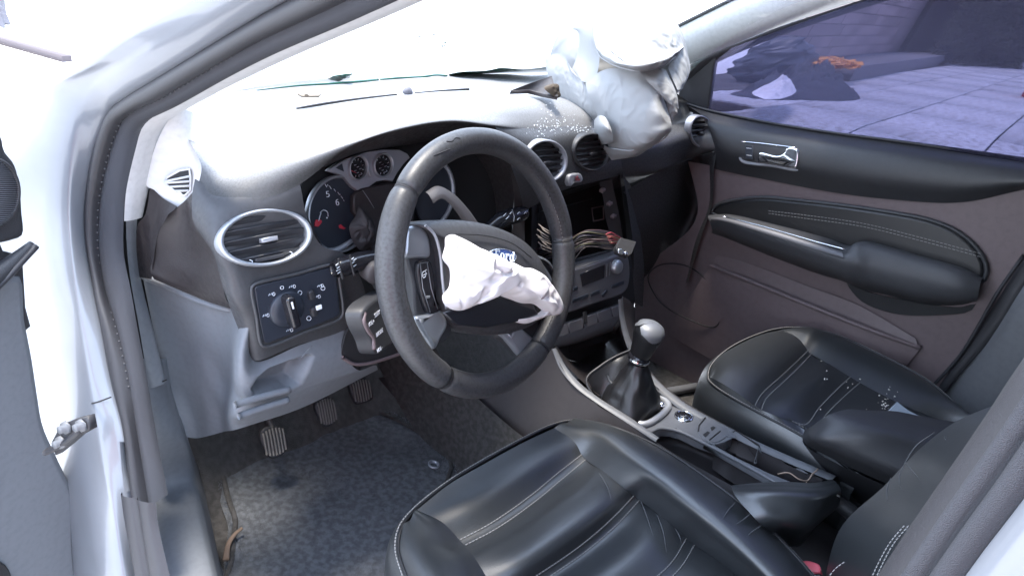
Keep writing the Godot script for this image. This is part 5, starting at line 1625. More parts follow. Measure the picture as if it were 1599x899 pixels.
	var e1 := (Vector3(1, 0, .55) - ax * ax.dot(Vector3(1, 0, .55))).normalized(); var e2 := ax.cross(e1)
	rows = []
	for e in kf:
		var row := PackedVector3Array()
		var t: float = e[1] / L
		var half := lerpf(1.0, 3.1, smoothstep(.45, .95, t))
		for i in 25:
			var a := -half + 2.0 * half * i / 24.0
			row.append(kb + ax * e[1] + (e1 * cos(a) + e2 * sin(a)) * (float(e[0]) * 1.10 + .0008) + ax * .0008)
		rows.append(row)
	skin(st, rows.slice(2))
	obj("knob_cap", st, M.knob, g)
	# ---- handbrake in its leather sleeve
	var h := thing("handbrake", "handbrake lever in a loose black leather sleeve beside the driver's seat", "handbrake", Vector3(.05, .3, .4))
	st = mb()
	surf(st, [PackedVector3Array([Y(1142, 758, .385), Y(1180, 757, .385), Y(1230, 757, .39), Y(1270, 760, .39), Y(1306, 752, .385)]),
		PackedVector3Array([Y(1150, 776, .395), Y(1180, 776, .41), Y(1225, 778, .42), Y(1270, 780, .42), Y(1314, 770, .395)]),
		PackedVector3Array([Y(1180, 810, .39), Y(1205, 806, .40), Y(1240, 808, .40), Y(1272, 806, .40), Y(1312, 785, .38)]),
		PackedVector3Array([Y(1215, 842, .33), Y(1230, 836, .34), Y(1250, 840, .33), Y(1265, 830, .34), Y(1285, 810, .33)]),
		PackedVector3Array([Y(1220, 855, .28), Y(1232, 852, .29), Y(1248, 853, .28), Y(1255, 845, .28), Y(1264, 830, .28)])], 40, 30)
	obj("sleeve", st, M.leather, h)
	st = mb()
	surf(st, [PackedVector3Array([Y(1142, 758, .385), Y(1180, 757, .385), Y(1230, 757, .39), Y(1270, 760, .39), Y(1306, 752, .385)]), PackedVector3Array([Y(1150, 757, .37), Y(1180, 754, .37), Y(1230, 752, .37), Y(1270, 754, .37), Y(1300, 748, .37)])], 20, 4)
	obj("sleeve_mouth", st, M.leather, h)
	st = mb(); box(st, Y(1307, 773, .398), Vector3(.003, .002, .010), Basis(Vector3.UP, .2), .0005)
	obj("clip", st, M.chrome, h)
	st = mb()
	tube(st, PackedVector3Array([Vector3(.06, .30, .58), Vector3(.056, .335, .50), Vector3(.055, .345, .455)]), .014, 10)
	obj("lever", st, M.door_black, h)
	# ---- armrest box between the seats
	var r := Node3D.new(); r.name = "armrest"; k.add_child(r, true)
	st = mb()
	surf(st, [PackedVector3Array([Y(1258, 668, .40), Y(1256, 690, .40), Y(1300, 716, .40), Y(1400, 762, .40), Y(1480, 800, .40)]),
		PackedVector3Array([Y(1270, 664, .44), Y(1282, 682, .45), Y(1320, 700, .45), Y(1400, 732, .45), Y(1500, 770, .45)]),
		PackedVector3Array([Y(1290, 650, .465), Y(1310, 662, .475), Y(1350, 680, .48), Y(1420, 700, .48), Y(1520, 730, .48)]),
		PackedVector3Array([Y(1318, 640, .465), Y(1350, 646, .475), Y(1400, 660, .48), Y(1460, 672, .48), Y(1560, 690, .48)]),
		PackedVector3Array([Y(1350, 641, .44), Y(1400, 642, .45), Y(1440, 650, .45), Y(1500, 660, .45), Y(1580, 672, .45)])], 40, 30)
	obj("lid", st, M.door_black, r)
	st = mb()
	surf(st, [PackedVector3Array([Y(1258, 672, .40), Y(1256, 694, .40), Y(1300, 720, .40), Y(1400, 766, .40), Y(1480, 804, .40)]), PackedVector3Array([Y(1270, 695, .36), Y(1268, 710, .36), Y(1300, 736, .35), Y(1360, 770, .34), Y(1430, 800, .34)]), PackedVector3Array([Y(1290, 720, .30), Y(1290, 735, .30), Y(1310, 755, .28), Y(1350, 790, .26), Y(1420, 820, .26)])], 30, 20)
	obj("box_side", st, M.door_black, r)
	st = mb()
	box(st, Vector3(.06, .12, .62), Vector3(.16, .22, .5), Basis(), .02)
	obj("pedestal", st, M.console_dark, r)

# ---------------------------------------------------------------- seats
func seats() -> void:
	driver_seat()
	passenger_seat()

func driver_seat() -> void:
	var s := thing("driver_seat", "black leather driver's seat with double pale stitching across the cushion", "car seat", Vector3(-.36, .1, .4))
	# control net: front edge to back, outer (door) side to inner side
	var f := PackedVector3Array([Y(612, 915, .30), Y(620, 838, .32), Y(650, 790, .335), Y(700, 748, .34), Y(760, 710, .34), Y(820, 676, .335), Y(868, 660, .325), Y(905, 659, .32)])
	# side piping along both edges of the cushion top
	var inner := PackedVector3Array([Y(905, 659, .32), Y(960, 668, .335), Y(1020, 694, .345), Y(1100, 745, .355), Y(1180, 806, .36), Y(1240, 866, .36), Y(1290, 925, .355)])
	var outer := PackedVector3Array([Y(612, 915, .30), Y(640, 960, .30), Y(680, 1020, .30)])
	# centre panel between the bolsters
	var n0 := [PackedVector3Array([Y(651, 796, .340), Y(700, 757, .348), Y(760, 722, .350), Y(815, 692, .348), Y(866, 668, .338)]),
		PackedVector3Array([Y(690, 815, .336), Y(740, 790, .344), Y(800, 752, .346), Y(855, 716, .344), Y(900, 694, .336)]),
		PackedVector3Array([Y(722, 848, .322), Y(770, 822, .326), Y(830, 780, .328), Y(875, 742, .328), Y(910, 713, .325)]),
		PackedVector3Array([Y(742, 872, .334), Y(800, 842, .343), Y(860, 800, .346), Y(910, 765, .342), Y(945, 738, .332)]),
		PackedVector3Array([Y(764, 910, .330), Y(820, 885, .342), Y(890, 840, .346), Y(945, 798, .342), Y(978, 766, .330)]),
		PackedVector3Array([Y(778, 945, .315), Y(838, 904, .322), Y(905, 858, .324), Y(955, 815, .324), Y(992, 776, .320)]),
		PackedVector3Array([Y(790, 975, .325), Y(880, 940, .340), Y(960, 890, .345), Y(1010, 850, .342), Y(1040, 812, .328)]),
		PackedVector3Array([Y(820, 1020, .315), Y(920, 980, .335), Y(1000, 930, .340), Y(1050, 890, .338), Y(1078, 846, .318)]),
		PackedVector3Array([Y(830, 1060, .325), Y(960, 1000, .338), Y(1050, 950, .344), Y(1100, 910, .342), Y(1125, 878, .325)]),
		PackedVector3Array([Y(850, 1150, .325), Y(1020, 1090, .338), Y(1110, 1030, .344), Y(1170, 980, .342), Y(1200, 945, .325)])]
	var st := mb()
	surf(st, n0, 44, 90)
	obj("cushion", st, M.leather, s)
	# inner bolster: from the seam up over its crown to the piped edge
	var seam_in := PackedVector3Array()
	for r in n0: seam_in.append(r[4])
	var crown := PackedVector3Array([Y(885, 660, .338), Y(930, 672, .362), Y(985, 712, .374), Y(1060, 772, .385), Y(1140, 838, .392), Y(1210, 905, .395), Y(1260, 960, .395)])
	st = mb()
	var a := crs(seam_in, 60); var b := crs(crown, 60); var c := crs(inner, 60)
	var rows := []
	for i in 60:
		var r := crs(PackedVector3Array([a[i], a[i].lerp(b[i], .5) + Vector3(0, .004, 0), b[i], b[i].lerp(c[i], .5) + Vector3(.004, .008, 0), c[i]]), 22)
		rows.append(r)
	skin(st, rows)
	obj("inner_bolster", st, M.leather, s)
	# outer bolster
	var seam_out := PackedVector3Array()
	for r in n0: seam_out.append(r[0])
	var oc := PackedVector3Array([Y(640, 812, .342), Y(650, 850, .352), Y(672, 895, .362), Y(700, 940, .368), Y(740, 1010, .37), Y(770, 1090, .37), Y(790, 1160, .37)])
	var oe := PackedVector3Array([Y(627, 825, .335), Y(622, 858, .33), Y(636, 905, .33), Y(652, 950, .33), Y(680, 1010, .33), Y(720, 1090, .33), Y(740, 1170, .33)])
	a = crs(seam_out, 60); b = crs(oc, 60); c = crs(oe, 60); rows = []
	for i in 60: rows.append(crs(PackedVector3Array([a[i], a[i].lerp(b[i], .5) + Vector3(0, .006, 0), b[i], b[i].lerp(c[i], .5) + Vector3(-.003, .004, 0), c[i]]), 18))
	st = mb(); skin(st, rows)
	obj("outer_bolster", st, M.leather, s)
	# front roll and the skirts below the piping
	var piping := PackedVector3Array([oe[6], oe[4], oe[2], oe[1], oe[0], Y(648, 797, .338), Y(700, 755, .345), Y(760, 718, .346), Y(820, 685, .344), Y(866, 664, .335), Y(895, 658, .330), Y(930, 660, .33), inner[1], inner[2], inner[3], inner[4], inner[5], inner[6]])
	var pp := crs(piping, 150)
	st = mb()
	var skirt := []
	var down := []
	for i in 150:
		var ctr := Vector3(-.36, pp[i].y, .45)
		var out := (pp[i] - ctr); out.y = 0; out = out.normalized()
		skirt.append(crs(PackedVector3Array([pp[i], pp[i] + out * .012 + Vector3(0, -.012, 0), pp[i] + out * .016 + Vector3(0, -.05, 0), pp[i] + out * .002 + Vector3(0, -.11, 0), pp[i] - out * .03 + Vector3(0, -.20, 0)]), 14))
	skin(st, skirt)
	obj("cushion_side", st, M.leather, s)
	st = mb(); tube(st, moved(pp, Vector3(0, .001, 0)), .0026, 8)
	obj("piping", st, M.leather_matt, s)
	st = mb()
	var outs := PackedVector3Array()
	for i in 150:
		var out := pp[i] - Vector3(-.36, pp[i].y, .45); outs.append(pp[i] + out.normalized() * .005 + Vector3(0, -.001, 0))
	stitches(st, outs, Vector3.UP, .0058, .0009, .001)
	var face := surf_rows(n0, 60, 181)
	for k in [2, 5, 7]:
		for o in [-3, 3]: stitches(st, moved(face[k * 20 + o], Vector3(0, .0006, 0)), Vector3.UP, .006, .0008)
	stuff(obj("stitching", st, M.thread, s))
	# creases in the hide
	st = mb()
	for e in [[935, 738, 948, 758, 956, 785], [1000, 780, 1010, 805, 1020, 835], [1026, 802, 1036, 830, 1041, 862], [1055, 825, 1062, 838, 1064, 848], [1150, 783, 1138, 796, 1128, 812], [1172, 802, 1160, 812, 1150, 818], [1190, 820, 1175, 830, 1163, 842]]:
		var pts := PackedVector3Array()
		for i in 3: pts.append(Y(e[i * 2], e[i * 2 + 1], .3445 if e[0] < 1100 else .392))
		tube(st, crs(pts, 10), PackedFloat32Array([.0002, .0006, .0008, .0009, .0009, .0008, .0007, .0005, .0003, .0001]), 5)
	stuff(obj("crease", st, M.stitch_dark, s))
	# backrest: its inner side faces the camera at the lower right
	st = mb()
	var bk := [X3([1283, 960, -.14, 1320, 985, -.20, 1390, 1000, -.32, 1440, 1030, -.46, 1470, 1090, -.57]),
		X3([1290, 899, -.14, 1330, 915, -.21, 1385, 925, -.33, 1425, 940, -.46, 1440, 960, -.57]),
		X3([1310, 830, -.14, 1355, 850, -.22, 1410, 870, -.33, 1450, 880, -.46, 1470, 905, -.57]),
		X3([1385, 755, -.15, 1425, 778, -.23, 1465, 800, -.33, 1500, 815, -.46, 1525, 840, -.57]),
		X3([1440, 698, -.15, 1475, 715, -.23, 1515, 735, -.33, 1550, 752, -.46, 1580, 775, -.57]),
		X3([1490, 660, -.15, 1530, 675, -.23, 1575, 690, -.33, 1610, 705, -.46, 1640, 730, -.57]),
		X3([1580, 622, -.15, 1620, 635, -.23, 1665, 650, -.33, 1700, 660, -.46, 1740, 690, -.57]),
		X3([1720, 560, -.16, 1760, 575, -.24, 1800, 590, -.33, 1850, 600, -.46, 1890, 630, -.56]),
		V3([-.19, .97, .745, -.25, .985, .74, -.33, .99, .74, -.46, .985, .74, -.54, .96, .745]),
		V3([-.20, .97, .84, -.25, .985, .85, -.33, .99, .85, -.46, .985, .85, -.53, .96, .84]),
		V3([-.14, .30, .70, -.24, .30, .72, -.33, .30, .72, -.46, .30, .72, -.57, .30, .70])]
	surf(st, bk, 40, 90)
	obj("backrest", st, M.leather, s)
	st = mb()
	var bq := X(1420, 850, -.30); var bqn := Vector3(-.40, .42, -.82).normalized()
	for off in [0.0, 7.0]: stitches(st, crs(FL([1365 + off, 908, 1378 + off, 880, 1395 + off, 850, 1418 + off, 823], bq, bqn), 20), bqn, .0045, .0008, .004)
	stitches(st, crs(FL([1300, 902, 1310, 890, 1324, 880], bq, bqn), 10), bqn, .0045, .0008, .004)
	stuff(obj("backrest_stitching", st, M.thread, s))
	st = mb()
	for e in [[1460, 675, 1432, 695, 1414, 723, 1405, 745, 1407, 762, 1414, 768], [1413, 722, 1428, 738, 1440, 752], [1475, 680, 1478, 688, 1480, 695], [1392, 745, 1386, 765, 1386, 782]]:
		var pts := PackedVector3Array()
		for i in range(0, e.size(), 2): pts.append(F(e[i], e[i + 1], bq + bqn * .003, bqn))
		var q := crs(pts, 14)
		tube(st, q, PackedFloat32Array([.0002, .0004, .0005, .0006, .0006, .0006, .0006, .0006, .0005, .0005, .0004, .0003, .0002, .0001]), 5)
	stuff(obj("backrest_crease", st, M.stitch_dark, s))
	st = mb()
	lathe(st, Vector3(-.36, 1.0, .80), Vector3(0, 1, .1), [[.03, .0], [.10, .01], [.125, .04], [.13, .09], [.12, .14], [.08, .17], [.0001, .175]], 36, Vector3.RIGHT, .45)
	obj("headrest", st, M.leather, s)
	st = mb()
	box(st, Vector3(-.36, .14, .45), Vector3(.42, .14, .5), Basis(), .03)
	obj("seat_base", st, M.door_black, s)

func passenger_seat() -> void:
	var s := thing("passenger_seat", "black leather passenger seat cushion with crumbs and pale piping", "car seat", Vector3(.36, .1, .5))
	var n0 := [PackedVector3Array([Y(1106, 588, .33), Y(1118, 562, .345), Y(1150, 540, .355), Y(1190, 522, .36), Y(1220, 515, .36)]),
		PackedVector3Array([Y(1118, 593, .352), Y(1140, 574, .362), Y(1175, 556, .366), Y(1215, 540, .368), Y(1244, 526, .364)]),
		PackedVector3Array([Y(1150, 612, .358), Y(1175, 596, .362), Y(1205, 576, .364), Y(1235, 555, .362), Y(1257, 540, .360)]),
		PackedVector3Array([Y(1185, 638, .356), Y(1192, 620, .352), Y(1220, 592, .352), Y(1245, 568, .350), Y(1263, 549, .354)]),
		PackedVector3Array([Y(1215, 650, .358), Y(1230, 632, .364), Y(1262, 608, .366), Y(1284, 586, .364), Y(1298, 570, .358)]),
		PackedVector3Array([Y(1240, 660, .352), Y(1262, 668, .350), Y(1285, 640, .352), Y(1312, 612, .352), Y(1334, 592, .354)]),
		PackedVector3Array([Y(1280, 690, .358), Y(1310, 685, .362), Y(1350, 660, .364), Y(1380, 640, .360), Y(1402, 628, .356)]),
		PackedVector3Array([Y(1330, 730, .355), Y(1380, 720, .358), Y(1440, 700, .36), Y(1480, 680, .358), Y(1500, 668, .355)])]
	var st := mb()
	surf(st, n0, 40, 70)
	obj("cushion", st, M.leather, s)
	var seam := PackedVector3Array()
	for r in n0: seam.append(r[4])
	var edge := PackedVector3Array([Y(1222, 514, .36), Y(1260, 514, .365), Y(1310, 526, .368), Y(1360, 548, .37), Y(1410, 572, .372), Y(1450, 596, .373), Y(1480, 622, .373), Y(1520, 660, .37)])
	st = mb()
	var a := crs(seam, 50); var c := crs(edge, 50); var rows := []
	for i in 50: rows.append(crs(PackedVector3Array([a[i], a[i].lerp(c[i], .4) + Vector3(0, .016, 0) * minf(1, i / 8.0), a[i].lerp(c[i], .75) + Vector3(0, .018, 0) * minf(1, i / 8.0), c[i]]), 18))
	skin(st, rows)
	obj("outer_bolster", st, M.leather, s)
	# piped edge with the side below it
	var pp := crs(PackedVector3Array([Y(1345, 745, .345), Y(1255, 682, .35), Y(1200, 652, .35), Y(1150, 625, .345), Y(1118, 605, .338), Y(1106, 592, .332), Y(1110, 572, .338), Y(1135, 547, .35), Y(1180, 524, .358), Y(1222, 513, .36), Y(1260, 513, .365), Y(1310, 525, .368), Y(1360, 547, .37), Y(1450, 595, .373), Y(1520, 660, .37)]), 140)
	st = mb()
	var skirt := []
	for i in 140:
		var out := pp[i] - Vector3(.36, pp[i].y, .5); out.y = 0; out = out.normalized()
		skirt.append(crs(PackedVector3Array([pp[i], pp[i] + out * .012 + Vector3(0, -.014, 0), pp[i] + out * .014 + Vector3(0, -.06, 0), pp[i] + out * .004 + Vector3(0, -.14, 0), pp[i] - out * .02 + Vector3(0, -.26, 0)]), 14))
	skin(st, skirt)
	obj("cushion_side", st, M.leather, s)
	st = mb()   # fill between the inner seam and the piping
	var si := PackedVector3Array()
	for r in n0: si.append(r[0])
	var sa := crs(si, 50); var sb := crs(PackedVector3Array([Y(1106, 592, .332), Y(1118, 605, .338), Y(1150, 625, .345), Y(1200, 652, .35), Y(1255, 682, .35), Y(1345, 745, .345)]), 50)
	skin(st, [sa, sb])
	obj("inner_bolster", st, M.leather, s)
	st = mb(); tube(st, pp, .0026, 8)
	obj("piping", st, M.leather_matt, s)
	st = mb()
	stitches(st, moved(pp, Vector3(0, .002, 0)), Vector3.UP, .0058, .0009, .001)
	var face := surf_rows(n0, 60, 141)
	for k in [3, 5]:
		for o in [-3, 3]: stitches(st, moved(face[k * 20 + o], Vector3(0, .0006, 0)), Vector3.UP, .006, .0009)
	stuff(obj("stitching", st, M.thread, s))
	st = mb()
	box(st, Vector3(.38, .12, .5), Vector3(.40, .16, .5), Basis(), .03)
	obj("seat_base", st, M.door_black, s)
	st = mb()
	tube(st, PackedVector3Array([Y(1040, 612, .03), Y(1110, 600, .03)]), .012, 8)
	tube(st, PackedVector3Array([Y(1085, 640, .05), Y(1120, 625, .05)]), .012, 8)
	obj("seat_rail", st, M.satin, s)
	# backrest behind the armrest
	st = mb()
	surf(st, [V3([.16, .36, .80, .36, .37, .80, .58, .36, .80]), V3([.15, .55, .88, .36, .55, .86, .60, .55, .88]), V3([.15, .85, .98, .36, .86, .95, .60, .85, .98]), V3([.2, 1.0, 1.04, .36, 1.02, 1.02, .55, 1.0, 1.04])], 24, 30)
	obj("backrest", st, M.leather, s)

# ---------------------------------------------------------------- footwell: carpet, mats, pedals
func footwell() -> void:
	var q := noise(31)
	var st := mb(); var rows := []
	for i in 40:
		var row := PackedVector3Array()
		for j in 50:
			var x := -.72 + 1.42 * i / 39.0; var z := -.62 + 1.3 * j / 49.0
			var y := .012 + .006 * nz(q, Vector3(x, 0, z), 6.0) + .45 * pow(maxf(0, -.40 - z) / .22, 1.6) * .5
			y += .05 * smoothstep(-.63, -.70, x)
			row.append(Vector3(x, y, z))
		rows.append(row)
	skin(st, rows)
	struct(obj("floor", st, M.carpet), "dirty dark grey carpet on the cabin floor")
	st = mb()   # tunnel side in shadow and passenger's footwell bulkhead
	surf(st, [V3([-.13, .02, .55, -.13, .02, 0, -.13, .05, -.35, -.14, .2, -.55]), V3([-.11, .2, .55, -.11, .2, 0, -.11, .25, -.3, -.12, .4, -.5])], 30, 8)
	struct(obj("tunnel_carpet", st, M.carpet), "dark carpet up the side of the centre tunnel")
	var m := thing("driver_floor_mat", "dusty dark grey carpet mat in the driver's footwell", "floor mat", Vector3(-.35, .02, -.3))
	st = mb()
	var o := crs(YL(.035, [332, 720, 332, 698, 345, 684, 380, 668, 430, 652, 480, 640, 540, 632, 600, 640, 660, 672, 700, 700, 716, 722, 712, 745, 690, 790, 660, 850, 640, 910, 625, 990, 300, 990, 345, 900, 352, 850, 356, 820, 344, 780]), 120, true)
	var c := mid(o); rows = []
	for k in 16:
		var s := 1.0 - k / 15.0
		var row := PackedVector3Array()
		for p in o:
			var w := c + (p - c) * s
			row.append(w + Vector3(0, .008 * (1 - pow(s, 12)) + .006 * nz(q, w, 7.0) - (.012 if k == 0 else 0.0) + .5 * pow(maxf(0, -.43 - w.z), 1.6), 0))
		rows.append(row)
	skin(st, rows, true)
	obj("mat_pile", st, M.mat_carpet, m)
	# the pile itself: short tufts, trodden flat and dusty in patches
	st = mb()
	var flat := flat_xz(o); var worn := noise(77)
	for i in 60000:
		var w := Vector3(rng.randf_range(-.72, -.08), 0, rng.randf_range(-.62, .12))
		if not Geometry2D.is_point_in_polygon(Vector2(w.x, w.z), flat): continue
		w.y = .040 + .006 * nz(q, w, 7.0) + .5 * pow(maxf(0, -.43 - w.z), 1.6)
		var patch := nz(worn, w, 9.0)
		var h := rng.randf_range(.002, .0055) * (1.0 - .4 * patch)
		var d := Vector3(rng.randfn() * .5 + patch, 1.0, rng.randfn() * .5 - patch).normalized() * h
		var s := Vector3(rng.randfn(), 0, rng.randfn()).normalized() * .0007
		var g := clampf(.12 + .035 * rng.randf() + .05 * patch, .05, .25)
		st.set_color(Color(g, g * 1.05, g * 1.16))
		tri(st, w - s, w + s, w + d)
	stuff(obj("tufts", st, M.tuft, m))
	st = mb(); tube(st, moved(rows[1], Vector3(0, .001, 0)), .005, 8, true)
	obj("bound_edge", st, M.carpet, m)
	st = mb()
	var ec := Y(677, 726, .047)
	lathe(st, ec, Vector3(.1, 1, .1), [[.013, 0.0], [.0135, .003], [.011, .0045], [.0085, .003], [.008, -.002]], 24)
	obj("eyelet", st, M.satin, m)
	st = mb()
	for i in 260:
		var px := rng.randf_range(340, 700); var py := rng.randf_range(660, 899)
		var w := Y(px, py, .048); var s := rng.randf_range(.0004, .0011)
		if not Geometry2D.is_point_in_polygon(Vector2(w.x, w.z), flat_xz(o)): continue
		box(st, w, Vector3(s, s * .6, s), Basis(Vector3.UP, rng.randf() * 3), .0001)
	stuff(obj("grit", st, tinted(mat(lin(.16, .15, .14), .9), "mottle"), m))
	st = mb()   # frayed brown corner at the sill
	tube(st, crs(Y3([352, 875, .045, 356, 850, .05, 366, 834, .055, 378, 824, .06]), 14), PackedFloat32Array(lerp_list(.006, .003, 14)), 8, false, Vector3.UP, .4)
	obj("frayed_corner", st, mat(lin(.16, .11, .08), .9), m)
	var pm := thing("passenger_floor_mat", "black mat in the dark passenger footwell", "floor mat", Vector3(.3, .02, -.1))
	st = mb()
	plate(st, crs(YL(.03, [1010, 520, 1080, 535, 1130, 560, 1120, 600, 1070, 606, 1020, 600, 985, 560]), 40, true), Vector3.UP, .012, .004)
	obj("mat_pile", st, M.carpet, pm)
	st = mb(); tube(st, crs(YL(.034, [1020, 604, 1060, 606, 1110, 594]), 12), .004, 6)
	obj("bound_edge", st, M.console_dark, pm)
	# pedals
	pedal("clutch_pedal", "worn clutch pedal with ribbed rubber, leftmost of three", [406, 678, 412, 668, 430, 665, 442, 672, 450, 690, 446, 706, 432, 715, 424, 716, 412, 700], Z(428, 690, -.40), [424, 668, 415, 640, 408, 600, 402, 560])
	pedal("brake_pedal", "ribbed rubber brake pedal, in the middle between the other two", [492, 634, 498, 624, 512, 620, 522, 626, 526, 642, 522, 660, 510, 667, 500, 654], Z(509, 643, -.41), [505, 624, 498, 600, 492, 570, 490, 540])
	pedal("accelerator_pedal", "dusty accelerator pedal with bold ribs, rightmost of three", [546, 600, 552, 594, 570, 588, 578, 600, 583, 622, 566, 630, 558, 631], Z(565, 609, -.43), [562, 592, 556, 570, 552, 540])

func flat_xz(o: PackedVector3Array) -> PackedVector2Array:
	var r := PackedVector2Array()
	for p in o: r.append(Vector2(p.x, p.z))
	return r
func pedal(called: String, label: String, l: Array, p: Vector3, arm: Array) -> void:
	var t := thing(called, label, "pedal", p)
	var n := Vector3(-.1, .55, .83).normalized()
	var o := crs(FL(l, p, n), 50, true)
	var st := mb(); plate(st, o, n, .012, .004)
	obj("pad", st, M.rubber, t)
	var c := mid(o); var up := Vector3(.12, .83, -.55).normalized(); up = (up - n * up.dot(n)).normalized(); var rt := up.cross(n)
	var hw := 0.0; var hh := 0.0
	for v in o: hw = maxf(hw, absf((v - c).dot(rt))); hh = maxf(hh, absf((v - c).dot(up)))
	var ribs := 7
	for k in ribs:
		var x := hw * (-.72 + 1.44 * k / (ribs - 1))
		var ln := hh * .82 * sqrt(1.0 - pow(x / hw, 2) * .7)
		st = mb()
		tube(st, PackedVector3Array([c + rt * x - up * ln + n * .001, c + rt * x - up * ln * .5 + n * .0022, c + rt * x + up * ln * .5 + n * .0022, c + rt * x + up * ln + n * .001]), .0021, 6)
		obj("rib", st, M.pedal_rib, t)
	st = mb()
	var ap := PackedVector3Array()
	for i in range(0, arm.size(), 2): ap.append(Z(arm[i], arm[i + 1], p.z - .02 - .012 * i))
	tube(st, crs(ap, 14), .008, 8)
	obj("arm", st, M.rubber, t)

# ---------------------------------------------------------------- the burst airbags
func airbags() -> void:
	var n := wn()
	var a := thing("driver_airbag", "crumpled white airbag burst from the steering wheel hub", "airbag", WC + n * .03)
	var st := mb()
	heap_plane(st, [696, 386, 697, 372, 706, 367, 716, 371, 720, 388, 734, 388, 750, 388, 763, 397, 777, 408, 799, 409, 817, 418, 832, 420, 850, 432, 866, 452, 877, 474, 876, 487, 862, 491, 846, 484, 832, 474, 812, 472, 790, 464, 758, 456, 742, 466, 728, 483, 706, 484, 692, 474, 690, 462, 700, 448, 702, 420, 692, 404], WC + n * .024, n, .034, 3, 60, 11.0, 320, 3.5)
	obj("bag", st, M.cloth, a)
	st = mb()
	heap_plane(st, [800, 500, 820, 497, 842, 488, 852, 476, 866, 470, 876, 482, 872, 490, 850, 494, 838, 500, 820, 505], WC + n * .018, n, .012, 9, 14, 40.0, 80)
	obj("bag_tail", st, M.cloth, a)
	var b := thing("passenger_airbag", "large limp white airbag hanging over the passenger side of the dashboard", "airbag", Vector3(.3, .85, -.25))
	var q := noise(44, FastNoiseLite.TYPE_SIMPLEX_SMOOTH, 2)
	var down := Vector3(.3, -1, .2).normalized(); var across := Vector3(.5, .1, .9).normalized()
	# back sheet that stands behind everything, blown bright by the sky
	st = mb()
	cloth_patch(st, [X3([857, 92, .34, 868, 60, .34, 890, 36, .34, 930, 16, .34, 980, 8, .35, 1030, 14, .37, 1062, 44, .38, 1076, 92, .39]), X3([862, 120, .34, 880, 100, .32, 905, 90, .30, 940, 80, .30, 985, 70, .31, 1030, 70, .33, 1060, 80, .35, 1078, 106, .38]), X3([880, 150, .33, 900, 150, .30, 930, 150, .28, 960, 150, .28, 1000, 150, .29, 1030, 150, .31, 1052, 148, .33, 1066, 138, .36])], 60, 40, q, .006, 14, across)
	obj("back_sheet", st, M.bag, b)
	# left fold hanging in front of it
	st = mb()
	cloth_patch(st, [X3([851, 92, .27, 866, 84, .27, 882, 88, .255, 893, 112, .235]), X3([854, 112, .265, 874, 112, .255, 892, 122, .24, 914, 133, .215]), X3([864, 135, .265, 884, 140, .25, 904, 148, .225, 923, 152, .20]), X3([881, 161, .265, 898, 165, .245, 914, 171, .215, 932, 174, .195]), X3([907, 184, .26, 916, 186, .24, 924, 188, .22, 934, 186, .20])], 60, 60, q, .009, 15, down)
	obj("left_fold", st, M.bag, b)
	st = mb()
	cloth_patch(st, [X3([893, 44, .30, 911, 33, .27, 924, 31, .22]), X3([904, 53, .28, 914, 55, .24, 927, 62, .18]), X3([900, 90, .28, 918, 96, .22, 936, 92, .16]), X3([890, 114, .26, 912, 128, .21, 930, 126, .16])], 30, 40, q, .005, 16, down)
	obj("upper_left_fold", st, M.bag, b)
	# the main face that hangs towards the cabin
	st = mb()
	cloth_patch(st, [X3([914, 130, .165, 936, 112, .145, 962, 106, .13, 1000, 112, .12, 1024, 128, .125, 1034, 150, .145]), X3([918, 146, .15, 942, 138, .125, 970, 135, .108, 1004, 145, .10, 1028, 160, .115, 1042, 172, .14]), X3([928, 168, .14, 950, 166, .112, 980, 168, .092, 1010, 175, .09, 1032, 182, .105, 1046, 184, .13]), X3([938, 194, .135, 957, 196, .108, 985, 200, .088, 1012, 203, .092, 1034, 203, .105, 1048, 204, .13]), X3([946, 216, .138, 964, 222, .112, 988, 224, .098, 1008, 222, .10, 1026, 216, .115, 1036, 214, .132]), X3([950, 229, .145, 966, 234, .122, 986, 235, .112, 1002, 234, .118, 1014, 230, .125, 1028, 222, .14])], 110, 110, q, .011, 8, Vector3(.25, -.9, .1).normalized())
	obj("front_face", st, M.bag, b)
	# knot at the lower left
	st = mb()
	cloth_patch(st, [X3([928, 187, .12, 936, 180, .10, 944, 182, .09, 950, 190, .08]), X3([928, 200, .12, 938, 196, .08, 948, 200, .06, 956, 206, .07]), X3([930, 212, .13, 940, 212, .09, 950, 214, .08, 957, 218, .08]), X3([938, 225, .14, 946, 225, .11, 953, 223, .10, 958, 222, .10])], 30, 30, q, .004, 24, down)
	obj("lower_knot", st, M.bag, b)
	st = mb()
	cloth_patch(st, [X3([938, 226, .15, 960, 233, .12, 985, 235, .11, 1006, 232, .13, 1030, 221, .15]), X3([948, 240, .15, 966, 241, .13, 985, 241, .12, 1002, 238, .14, 1016, 231, .15]), X3([955, 250, .16, 970, 248, .15, 984, 246, .14, 997, 243, .16, 1009, 235, .16])], 40, 20, q, .003, 20, across)
	obj("tail_end", st, M.bag, b)
	st = mb()
	tube(st, crs(X3([938, 225, .145, 948, 230, .14, 962, 233, .118, 985, 235, .108, 1006, 232, .126, 1031, 221, .148, 1046, 204, .14, 1047, 184, .138]), 50), .0016, 6)
	obj("lower_seam", st, M.bag, b)
	# bowl-shaped upper fold that overhangs the face, with its hem
	st = mb()
